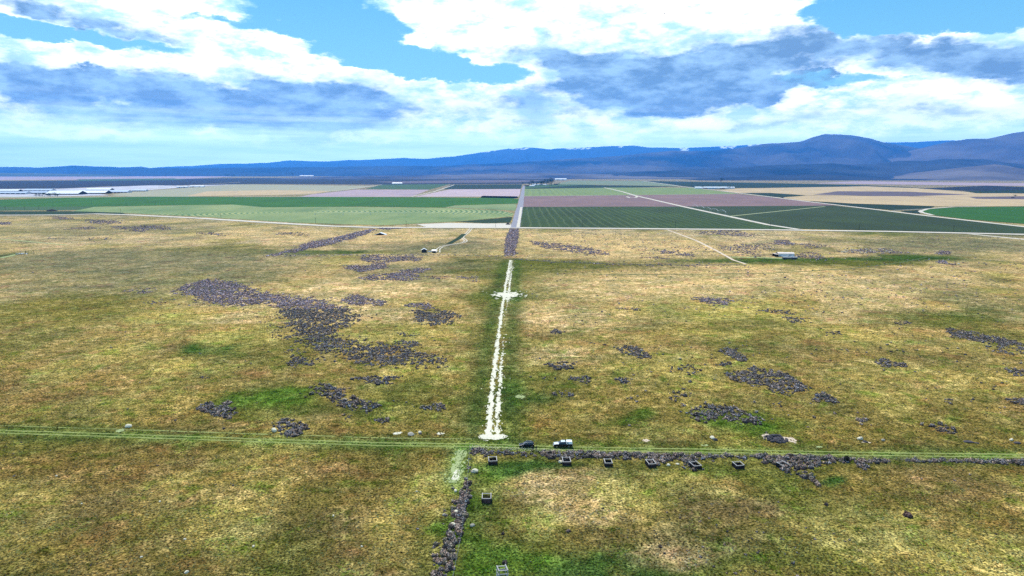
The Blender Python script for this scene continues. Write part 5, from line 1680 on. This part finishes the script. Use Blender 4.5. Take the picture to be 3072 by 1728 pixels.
def person(u, v, rz, label, arm_out, stance):
    x, y = gp(u, v)
    o = empty('person', (x, y, 0), rz, label, 'person', 'people standing behind the parked car')
    J = {}
    nodes, edges = [], []

    def nd(k, p, r):
        J[k] = len(nodes)
        nodes.append((p, r))

    def ed(*ks):
        for a, b in zip(ks[:-1], ks[1:]):
            edges.append((J[a], J[b]))
    nd('pelvis', (0, 0, .95), (.15, .11))
    nd('waist', (0, 0, 1.10), (.135, .10))
    nd('chest', (0, -.01, 1.32), (.165, .11))
    nd('neck0', (0, 0, 1.47), (.07, .06))
    nd('neck1', (0, -.01, 1.54), (.052, .055))
    nd('head0', (0, -.025, 1.61), (.070, .085))
    nd('head1', (0, -.02, 1.68), (.078, .098))
    nd('head2', (0, -.01, 1.755), (.055, .068))
    ed('pelvis', 'waist', 'chest', 'neck0', 'neck1', 'head0', 'head1', 'head2')
    for s, n in ((-1, 'r'), (1, 'l')):
        ao = arm_out if s > 0 else .06
        nd(n + 'hip', (s * .09, 0, .88), .085)
        nd(n + 'knee', (s * (.10 + stance * .5), -.03, .50), .058)
        nd(n + 'ankle', (s * (.11 + stance), .02, .09), .042)
        nd(n + 'toe', (s * (.13 + stance), -.15, .04), (.045, .032))
        ed('pelvis', n + 'hip', n + 'knee', n + 'ankle', n + 'toe')
        nd(n + 'sho', (s * .19, 0, 1.41), .062)
        nd(n + 'elb', (s * (.24 + ao), .03, 1.13), .043)
        wx, wy, wz = s * (.22 + ao * .6), -.12 - ao * .6, .93 + ao * .5
        nd(n + 'wri', (wx, wy, wz), (.03, .024))
        nd(n + 'palm', (wx, wy - .03, wz - .08), (.038, .018))
        ed('chest', n + 'sho', n + 'elb', n + 'wri', n + 'palm')
        for fi, (dx, ln) in enumerate(((-.03, .068), (-.010, .080), (.010, .075), (.030, .058))):
            nd(n + 'f%da' % fi, (wx + dx, wy - .04, wz - .125), .0095)
            nd(n + 'f%db' % fi, (wx + dx, wy - .05, wz - .125 - ln * .6), .0085)
            nd(n + 'f%dc' % fi, (wx + dx, wy - .035, wz - .125 - ln), .0075)
            ed(n + 'palm', n + 'f%da' % fi, n + 'f%db' % fi, n + 'f%dc' % fi)
        nd(n + 'th0', (wx - s * .035, wy - .055, wz - .07), .011)
        nd(n + 'th1', (wx - s * .045, wy - .075, wz - .105), .009)
        ed(n + 'palm', n + 'th0', n + 'th1')
    body = link('body', skin_mesh('body', nodes, edges, 1), M_SKIN, o)
    head = (0, -.02, 1.68)
    g = 1.0

    def sub(keys, links, grow, name, mat):
        id2, ns, es = {}, [], []
        for k in keys:
            id2[k] = len(ns)
            p, r = nodes[J[k]]
            r = r if isinstance(r, tuple) else (r, r)
            ns.append((p, (r[0] + grow, r[1] + grow)))
        for ch in links:
            for a, b in zip(ch[:-1], ch[1:]):
                es.append((id2[a], id2[b]))
        return link(name, skin_mesh(name, ns, es, 1), mat, o)
    sub(['waist', 'pelvis', 'rhip', 'rknee', 'rankle', 'lhip', 'lknee', 'lankle'],
        [('waist', 'pelvis', 'rhip', 'rknee', 'rankle'), ('pelvis', 'lhip', 'lknee', 'lankle')], .018, 'trousers', M_JEAN)
    sub(['chest', 'waist', 'pelvis', 'neck0', 'rsho', 'relb', 'rwri', 'lsho', 'lelb', 'lwri'],
        [('neck0', 'chest', 'waist', 'pelvis'), ('chest', 'rsho', 'relb', 'rwri'), ('chest', 'lsho', 'lelb', 'lwri')], .028, 'jacket', M_COAT)
    hb = bmesh.new()
    bmesh.ops.create_icosphere(hb, subdivisions=2, radius=1)
    for vtx in list(hb.verts):
        if vtx.co.z < -.25 and vtx.co.y < .3:
            hb.verts.remove(vtx)
    for vtx in hb.verts:
        vtx.co = Vector((vtx.co.x * .089, vtx.co.y * .108 + .0, vtx.co.z * .10 + 1.715))
    hm = bpy.data.meshes.new('hair')
    hb.to_mesh(hm)
    hb.free()
    link('hair', hm, M_HAIR, o)
    for s in (-1, 1):
        MB().box((s * .032, -.118, 1.675), (.026, .014, .012)).build('eye', M_DARK, o)
        MB().box((s * .086, -.012, 1.665), (.014, .04, .06)).build('ear', M_SKIN, o, .005)
        MB().box((s * (.125 + stance), -.06, .045), (.10, .27, .10)).build('boot', M_BOOT, o, .025)
    MB().add([(-.014, -.115, 1.645), (.014, -.115, 1.645), (0, -.142, 1.648), (0, -.118, 1.69)], [(0, 1, 2), (0, 2, 3), (1, 3, 2), (0, 3, 1)]).build('nose', M_SKIN, o)
    MB().box((0, -.110, 1.618), (.045, .014, .010)).build('mouth', M_RED, o)
    return o


person(1597, 1353, math.radians(150), 'person in dark clothes standing close behind the parked car', .04, .01)
person(1608.5, 1353, math.radians(35), 'person in dark clothes standing a step right of the other, elbow out', .16, .06)


# ------------------------------------------------------------------ farm buildings
def gable(name, u, v, L, D, h, roof_h, rz, label, cat, wall, roof, openings=(), group=None, over=.4, door=None, axis='x', thick=.18):
    """gabled building; ridge along local x"""
    x, y = gp(u, v)
    o = empty(name, (x, y, 0), rz, label, cat, group)
    hl, hd = L / 2, D / 2
    for sy, nm in ((-1, 'front_wall'), (1, 'rear_wall')):
        MB().box((0, sy * hd, h / 2), (L, .2, h)).build(nm, wall, o)
    for sx in (-1, 1):
        MB().prism([(-hd + .1, 0), (hd - .1, 0), (hd - .1, h), (0, h + roof_h * .97), (-hd + .1, h)], -.1, .1)
        mb = MB()
        pr = [(-hd + .11, 0), (hd - .11, 0), (hd - .11, h), (0, h + roof_h * .96), (-hd + .11, h)]
        vs = [(sx * (hl - .1) + q, yy_, zz) for q in (-.1, .1) for yy_, zz in pr]
        mb.add(vs, [(0, 1, 2, 3, 4), (9, 8, 7, 6, 5)] + [(i, 5 + i, 5 + (i + 1) % 5, (i + 1) % 5) for i in range(5)])
        mb.build('gable_wall', wall, o)
    for sy in (-1, 1):
        a = Vector((0, sy * (hd + over), h - roof_h * over / hd))
        mb = MB()
        ang = math.atan2(roof_h, hd)
        ln = math.hypot(hd + over, roof_h * (1 + over / hd))
        mid = Vector((0, sy * (hd + over) / 2, h + roof_h * (1 - over / hd) / 2 + thick * .6))
        mb.box(mid, (L + over * 2, ln, thick), Matrix.Rotation(-sy * ang, 3, 'X'))
        mb.build('roof', roof, o)
    for (ox, ow, oz, oh, nm, mt) in openings:
        MB().box((ox, -hd - .11, oz + oh / 2), (ow, .08, oh)).build(nm, mt, o)
    return o


DOOR = ('door', M_DARK)
# the two small sheds on the winding lane
o = gable('shed', 1272.5, 757, 5.0, 5.2, 2.7, 1.5, math.radians(90) + .12, 'small black board shed with a bright right roof slope', 'shed', M_WALLD, M_ROOFW, [(0, 1.6, .1, 2.0, 'door', M_DARK)])
o = gable('shed', 1302, 758, 3.7, 4.2, 2.2, .9, .03, 'small white roofed shed beside the lane end', 'shed', M_WALLD, M_ROOFW, [(-.6, .9, .1, 1.8, 'door', M_DARK)])
x, y = gp(1289, 755.5)
tr = empty('water_trough', (x, y, 0), .25, 'low white trough between the two small sheds', 'trough')
tb = MB()
tb.prism([(-1.9, .0), (1.9, 0), (2.1, .8), (-2.1, .8)], -.75, .75).build('basin', M_WALLW, tr, .04)
MB().box((0, 0, .82), (3.9, 1.2, .06)).build('water', simple('trough_water', (.35, .42, .5), .1, .6), tr)
x, y = gp(1310, 757)
pl = empty('board_pile', (x, y, 0), -.5, 'leaning pale boards at the right of the white roofed shed', 'boards')
for i in range(4):
    MB().box((i * .35, 0, .5), (.22, .06, 1.9), Matrix.Rotation(.8 + .1 * i, 3, 'Y')).build('board', M_WOOD_P, pl)
# low hut with a broad white gable, open to the camera
x, y = gp(1142, 704.5)
hut = empty('loafing_shed', (x, y, 0), 0, 'broad low open hut with a white gable roof in the tan grass', 'hut')
for s in (-1, 1):
    ang = math.atan2(2.9, 8.0)
    MB().box((s * 4.0, 0, 1.75), (8.6, 9.0, .25), Matrix.Rotation(s * ang, 3, 'Y')).build('roof', M_ROOFW, hut)
for px in (-7.2, -3.6, 0, 3.6, 7.2):
    hgt = max(.35, 3.1 - abs(px) * .36)
    MB().box((px, -3.9, hgt / 2), (.25, .25, hgt)).build('post', M_WALLD, hut)
MB().prism([(-7.4, 0), (7.4, 0), (7.4, .3), (0, 2.95), (-7.4, .3)], 3.8, 4.0).build('rear_wall', M_WALLD, hut)
MB().box((0, -2.6, .45), (6.0, .3, .9)).build('feed_bunk', M_WALLD, hut)

# white shed with the trailer in front, right rangeland
o = gable('metal_shed', 2355, 768, 15.5, 9.5, 3.0, .8, -.12, 'white metal shed with a pale tan roof on the right rangeland', 'shed', M_WALLW, M_ROOFT, [(4.0, 2.6, .05, 2.3, 'door', M_ROOFG)])
for c in children(o):
    if c.name.startswith('gable_wall'):
        c.data.materials[0] = M_WALLD
lx, ly = gp(2328, 769)
lt = empty('lean_to', (lx, ly, 0), 0, 'dark open lean to at the left end of the white shed', 'shed')
MB().box((0, 0, 2.5), (5.2, 8.5, .2), Matrix.Rotation(.12, 3, 'Y')).build('roof', M_ROOFT, lt)
MB().box((0, 3.9, 1.2), (4.8, .15, 2.4)).build('rear_wall', M_WALLD, lt)
for px in (-2.3, 2.3):
    for py in (-3.9, 3.7):
        MB().box((px, py, 1.2), (.2, .2, 2.4)).build('post', M_WALLD, lt)
tx, ty = gp(2368, 778.5)
tl = empty('long_trailer', (tx, ty, 0), .0, 'long dark trailer with a white top edge parked before the white shed', 'trailer')
MB().box((.6, 0, 1.55), (14.2, 2.5, 1.7)).build('box', simple('dark_trailer_paint', (.025, .03, .055), .5, .4), tl, .03)
MB().box((.6, 0, 2.46), (14.4, 2.6, .14)).build('top_rail', M_ROOFW, tl)
MB().box((-7.6, 0, .8), (2.2, .25, .25)).build('tow_bar', M_GALV, tl)
for px in (3.6, 4.9, -4.6):
    for s in (-1, 1):
        wheel(tl, px, s * 1.05, .45, .3)

# scrap by the left edge
x, y = gp(64, 763)
sc = empty('scrap_pile', (x, y, 0), .1, 'pile of pale crumpled scrap sheets near the left edge', 'scrap pile')
for i in range(26):
    mb = MB()
    s = random.uniform(.8, 1.9)
    mb.box((random.uniform(-4.5, 4.5), random.uniform(-3, 3), random.uniform(.15, 1.2)), (s, s * .7, .08),
           Matrix.Rotation(random.uniform(-.9, .9), 3, 'X') @ Matrix.Rotation(random.uniform(-.9, .9), 3, 'Y'))
    mb.build('metal_sheet', random.choice((M_ROOFW, M_ROOFG, M_WALLW)), sc)
for (u, v, h, lb) in ((77, 761, 3.2, 'dark stub post right of the scrap pile'), (102, 760, 2.6, 'short dark post farther right of the scrap pile')):
    x, y = gp(u, v)
    p = link('stub_post', MB().bar((0, 0, -.1), (0, 0, h), .3, 8, .24).mesh('stub_post'), M_POLE)
    p.location = (x, y, 0)
    tag(p, lb, 'post')

# dairy barns at the far left
DB = [(40, 582, 118, 34, .02, 'G'), (110, 581, 90, 34, .03, 'G'), (200, 583.5, 122, 60, .02, 'W'), (283, 581, 112, 52, .03, 'W'), (358, 578, 84, 40, .05, 'G'),
      (20, 575, 120, 34, .02, 'W'), (120, 573.5, 120, 40, .02, 'G'), (300, 571.5, 110, 40, .02, 'W'), (-70, 583, 120, 34, .02, 'G'), (420, 574, 60, 26, .05, 'G')]
DL = ['grey dairy barn in front at the far left edge', 'grey dairy barn left of the tree clump', 'large white roofed dairy barn right of the tree clump',
      'white roofed dairy barn in the middle of the front row', 'grey barn at the right end of the front dairy row', 'white roofed barn at the back left of the dairy',
      'grey barn behind the tree clump in the back dairy row', 'white roofed barn at the back right of the dairy', 'grey dairy barn cut by the left edge', 'small grey barn at the far right of the dairy yard']
for (u, v, L, D, rz, kd_), lb in zip(DB, DL):
    ops = [(-L * .5 + L * (i + .5) / 6, L / 6 * .72, .2, 3.4, 'opening', M_DARK) for i in range(6)]
    gable('barn', u, v, L, D, 4.2, D * .16, rz, lb, 'barn', M_WALLD if kd_ == 'W' else M_ROOFG, M_ROOFW if kd_ == 'W' else simple('blue_grey_roof', (.36, .42, .52), .5, .3), ops, 'dairy barns at the far left', over=1.5, thick=.5)
MISC = [(548, 563, 56, 18, .1, M_ROOFG, 'grey far barn left of the dark navy band end'), (592, 561.5, 78, 20, .05, M_ROOFW, 'long white far barn right of the dairy'),
        (1192, 552, 70, 24, .02, M_ROOFW, 'white far barn at the edge of the teal field'), (920, 529, 270, 40, .02, M_ROOFW, 'very long white barn on the far horizon'),
        (2143, 566, 200, 26, -.06, M_ROOFW, 'long white barn by the right slanting road'), (1605, 556, 36, 18, .3, M_ROOFW, 'white farmhouse at the left of the tree cluster'),
        (1622, 555, 30, 16, -.2, M_ROOFW, 'white farm shed in the middle of the tree cluster'), (1636, 556, 26, 14, .1, M_ROOFG, 'grey farm shed right of the white ones in the tree cluster'),
        (1596, 559.5, 28, 14, .1, M_ROOFW, 'white low shed in front of the tree cluster'), (1580, 559, 22, 12, .4, M_WALLD, 'dark shed at the left end of the farmstead'),
        (1668, 554.5, 24, 12, 0, M_WALLD, 'dark shed at the right end of the farmstead'), (1682, 540.5, 120, 40, 0, M_ROOFW, 'white building cluster far behind the farmstead')]
for (u, v, L, D, rz, mr, lb) in MISC:
    h = 5.5 if L > 30 else 4.5
    if v < 545:
        h = 11
    gable('barn' if 'barn' in lb else ('farmhouse' if 'house' in lb else 'shed'), u, v, L, D, h, D * .17, rz, lb, 'barn' if 'barn' in lb else ('house' if 'house' in lb else 'shed'),
          M_WALLW if mr is not M_WALLD else M_WALLD, mr, [(-L * .25, L * .12, .1, h * .7, 'door', M_DARK), (L * .2, L * .12, .1, h * .7, 'door', M_DARK)], over=.8, thick=.5)


# ------------------------------------------------------------------ trees
def tree_mesh(seed, n=170, slim=1.0):
    r = np.random.default_rng(seed)
    V, Fq = [], []
    cl = [(r.normal(0, .24) * slim, r.normal(0, .24) * slim, r.uniform(.34, .92), r.uniform(.14, .24)) for _ in range(11)]
    for i in range(n):
        cx, cy, cz, cr = cl[i % len(cl)]
        d = r.normal(size=3)
        d /= np.linalg.norm(d)
        p = np.array([cx, cy, cz]) + d * cr * r.uniform(.5, 1) * np.array([slim, slim, 1])
        a, b = r.normal(size=3), r.normal(size=3)
        s = r.uniform(.035, .08)
        k = len(V)
        V += [p + a / np.linalg.norm(a) * s, p + b / np.linalg.norm(b) * s, p - (a + b) / np.linalg.norm(a + b) * s]
        Fq.append((k, k + 1, k + 2))
    return np_mesh('crown', np.array(V), np.array(Fq))


crowns = [tree_mesh(s) for s in range(4)] + [tree_mesh(10 + s, 150, .5) for s in range(2)]
for me in crowns:
    me.materials.append(M_TREE)
tm = MB().bar((0, 0, -.02), (0.01, 0, .45), .035, 6, .02).bar((0.01, 0, .42), (.12, .05, .68), .016, 4, .006).bar((0.01, 0, .4), (-.11, -.04, .7), .016, 4, .006).mesh('trunk')
tm.materials.append(M_BARK)


def tree(u, v, h, label, group=None, slim=False, wide=1.0):
    x, y = gp(u, v)
    o = empty('tree', (x, y, 0), random.uniform(0, 6), label, 'tree', group)
    o.scale = (h * wide, h * wide, h)
    link('crown', random.choice(crowns[4:] if slim else crowns[:4]), None, o)
    link('trunk', tm, None, o)
    return o


for u, v, h in ((1595, 557, 20), (1600, 556.5, 17), (1588, 558, 11), (1614, 556, 15), (1626, 557, 18), (1632, 555.5, 24), (1640, 556, 22), (1645, 556, 20), (1650, 557, 26), (1655, 557, 24), (1610, 557.5, 13), (1622, 557, 14)):
    tree(u, v, h * 1.7, 'dark tree in the cluster around the far farmstead', 'trees of the far farmstead')
tree(1568, 555, 18, 'slim dark tree standing at the far end of the paved road', slim=True)
tree(1676, 555, 13, 'single small tree right of the farmstead cluster')
for i in range(9):
    tree(110 + i * 8 + random.uniform(-2, 2), 590 + random.uniform(-.6, .6), random.uniform(11, 15), 'dark tree in the clump before the dairy barns', 'tree clump before the dairy barns', wide=1.2)
tree(172, 591, 11, 'single tree at the right of the dairy tree clump', wide=1.3)
tree(877, 531, 75, 'tall dark trees far off left of the very long barn', wide=.8)
tree(2163, 549, 42, 'single round dark tree above the long white barn on the right')
for u, v in ((676, 531), (684, 531), (697, 530.5), (702, 531)):
    tree(u, v, 48, 'far dark tree on the left horizon', 'far trees on the left horizon')
tree(2108, 566, 16, 'dark tree at the left end of the long white barn on the right')
for u in (2184, 2190, 2198):
    tree(u, 566.5, 12, 'small dark tree at the right end of the long white barn', 'trees right of the long white barn')
tree(2345 + 700, 591.5, 9, 'small dark tree on the tan stubble near the right edge', wide=1.6)
tree(1031, 529.5, 40, 'far dark tree in the middle of the left horizon')


# ------------------------------------------------------------------ poles, stacks, pivots
pole_m = MB().bar((0, 0, -.2), (0, 0, 10.6), .24, 8, .17).mesh('pole')
arm_m = MB().box((0, .16, 9.9), (2.6, .14, .18)).mesh('crossarm')
ins_m = MB().bar((-1.1, .16, 9.99), (-1.1, .16, 10.25), .06, 6).bar((1.1, .16, 9.99), (1.1, .16, 10.25), .06, 6).mesh('insulators')
pole_m.materials.append(M_POLE)
arm_m.materials.append(M_POLE)
ins_m.materials.append(M_LAMP)
PO = [(663, 656, 'left of the half circle of cut hay'), (947, 672, 'in front of the middle of the cut hay'), (1219, 683, 'at the left end of the white apron'),
      (1487, 682.5, 'on the white apron beside the black heap'), (1747, 681, 'before the dark striped crop, left one'), (2026, 684, 'before the dark striped crop, right one'),
      (2578, 690, 'before the large dark crop on the right'), (362, 642, 'at the left tip of the cut hay'), (2310, 687, 'near the foot of the slanting farm road'),
      (2860, 697, 'near the second pale road at the right')]
first = None
for (u, v, wh) in PO:
    x, y = gp(u, v)
    lb = 'dark utility pole along the gravel road, ' + wh
    if first is None:
        first = empty('utility_pole', (x, y, 0), 0, lb, 'utility pole', 'utility poles along the gravel road')
        for nm, me in (('pole', pole_m), ('crossarm', arm_m), ('insulators', ins_m)):
            link(nm, me, None, first)
        fk = children(first)
    else:
        copy_tree(first, loc=(x, y, 0), label=lb, kids=fk)
for (u, v) in ((17, 633), (74, 632), (117, 631), (160, 624), (275, 612), (379, 618), (466, 618)):
    x, y = gp(u, v)
    copy_tree(first, loc=(x, y, 0), label='dark utility pole in the fields at the far left', group='utility poles in the left fields', kids=fk)

stack_m = None
sx0 = [(1546 - i * 8.6, 594.6 - i * .16) for i in range(12)]
for i, (u, v) in enumerate(sx0):
    x, y = gp(u, v)
    if stack_m is None:
        bm_ = MB()
        for r_ in range(4):
            wd = 10 - r_ * 1.4
            bm_.box((0, 0, .8 + r_ * 1.45), (wd, 26 - r_ * 1.2, 1.42))
        stack_m = bm_.mesh('haystack')
        stack_m.materials.append(M_HAY)
    s = link('haystack', stack_m)
    s.location = (x, y, 0)
    s.rotation_euler = (0, 0, -.38)
    ordn = ('nearest to', 'second from', 'third from', 'fourth from', 'fifth from', 'sixth from', 'seventh from', 'eighth from', 'ninth from', 'tenth from', 'eleventh from', 'farthest from')[i]
    tag(s, 'dark long stack ' + ordn + ' the paved road in its row', 'haystack', 'row of dark stacks by the paved road')


def mound(name, u, v, rx, ry, h, mat, label, cat):
    x, y = gp(u, v)
    n, m = 16, 5
    vs, fs = [], []
    for j in range(m):
        t = j / (m - 1)
        for i in range(n):
            a = 2 * PI * i / n
            q = (1 - t ** 1.3) * (1 + random.uniform(-.08, .08))
            vs.append((rx * math.cos(a) * q, ry * math.sin(a) * q, h * t ** .8 - .05 * (j == 0)))
    for j in range(m - 1):
        for i in range(n):
            fs.append((j * n + i, j * n + (i + 1) % n, (j + 1) * n + (i + 1) % n, (j + 1) * n + i))
    o = MB().add(vs, fs).build(name, mat)
    o.location = (x, y, 0)
    return tag(o, label, cat)


mound('silage_mound', 156, 633, 12.5, 7, 4.2, M_HAY, 'long black mound above the gravel road at the left', 'mound')
mound('soil_mound', 1524, 674, 4.2, 4, 3.4, M_HAY, 'small black heap on the white apron by the junction', 'mound')
mound('soil_mound', 3038, 594, 8, 5, 4, M_HAY, 'dark heap on the purple strip at the right edge', 'mound')


def pivot_line(pts, label, h=4.6, arch=1.7, r=.16):
    o = empty('irrigation_pivot', (pts[0][0], pts[0][1], 0), 0, label, 'irrigation pivot', 'irrigation pivots over the crops')
    b = Vector((pts[0][0], pts[0][1], 0))
    P3 = [Vector((p[0], p[1], 0)) - b for p in pts]
    for i, p in enumerate(P3):
        d = (P3[min(i + 1, len(P3) - 1)] - P3[max(i - 1, 0)]).normalized()
        nrm = Vector((-d.y, d.x, 0))
        mb = MB()
        for s in (-1, 1):
            mb.bar(p + nrm * s * 2.0 + Vector((0, 0, .9)), p + Vector((0, 0, h)), .10, 4)
            wl = p + nrm * s * 2.0 + Vector((0, 0, .75))
            mb.bar(wl - d * 0 - nrm * .15, wl + nrm * .15, .75, 10)
        mb.bar(p + nrm * 2 + Vector((0, 0, .95)), p - nrm * 2 + Vector((0, 0, .95)), .09, 4)
        mb.build('tower', M_GALV, o)
    for a, c in zip(P3[:-1], P3[1:]):
        mb = MB()
        N = 6
        pr = None
        for k in range(N + 1):
            t_ = k / N
            q = a.lerp(c, t_) + Vector((0, 0, h + arch * math.sin(PI * t_)))
            if pr is not None:
                mb.bar(pr, q, r, 4)
                if 0 < k < N:
                    mb.bar(q, q - Vector((0, 0, arch * math.sin(PI * t_) * .75 + .2)), .05, 3)
            pr = q
        mb.bar(a + Vector((0, 0, h - .1)), c + Vector((0, 0, h - .1)), .06, 3)
        mb.build('span', M_GALV, o)
    return o


pv_pts = [gp(2178 - i * 24.6 * (1 - i * .035), 645 - i * 5.2 * (1 - i * .035)) for i in range(6)]
pivot_line(pv_pts, 'silver irrigation pivot lying along the slanting farm road', 5.5, 3.2, .3)
yv = gp(1200, 644)[1]
pivot_line([(gp(u, 644)[0], yv) for u in (945, 1029, 1112, 1196, 1279, 1361, 1445, 1527)], 'thin irrigation pivot crossing the pale green hay circle', 4.6, 1.5, .09)

# dark truck on the right slanting road
x, y = gp(2346, 594)
tk = empty('farm_truck', (x, y, 0), math.radians(-52), 'small dark truck far off on the right slanting road', 'truck')
MB().prism([(-5.2, .9), (-5.2, 1.9), (-4.4, 2.1), (-3.8, 3.1), (-2.2, 3.1), (-2.2, .9)], -1.2, 1.2).build('cab', M_PAINTB, tk, .05)
MB().box((1.6, 0, 2.1), (7.0, 2.4, 2.4)).build('cargo_box', M_DARK, tk, .05)
for px in (-4.0, 1.8, 3.2):
    for s in (-1, 1):
        wheel(tk, px, s * 1.05, .5, .3)

# a bird high in the bright cloud
d = Vector(ray(1994, 41)).normalized() * 240
bd = empty('bird', (d.x, d.y, d.z + CAM_H), .6, 'tiny dark bird against the bright cloud at the top', 'bird')
skin = skin_mesh('body', [((0, 0, 0), .07), ((0, -.18, .01), .06), ((0, -.30, .04), .045), ((0, -.37, .03), .015), ((0, .2, 0), .045), ((0, .36, 0), (.06, .012))],
                 [(0, 1), (1, 2), (2, 3), (0, 4), (4, 5)], 1)
link('body', skin, M_DARK, bd)
for s in (-1, 1):
    MB().add([(s * .04, -.16, .03), (s * .04, .10, .02), (s * .34, .06, .16), (s * .34, -.16, .17), (s * .62, .06, .06), (s * .60, -.06, .07),
              (s * .04, -.16, .01), (s * .04, .10, .0), (s * .34, .06, .145), (s * .34, -.16, .155)],
             [(0, 1, 2, 3), (3, 2, 4, 5), (9, 8, 7, 6), (9, 5, 4, 8)]).build('wing', M_DARK, bd)
print('objects', len(bpy.data.objects), 'tris', sum(len(p.polygons) for p in bpy.data.meshes))
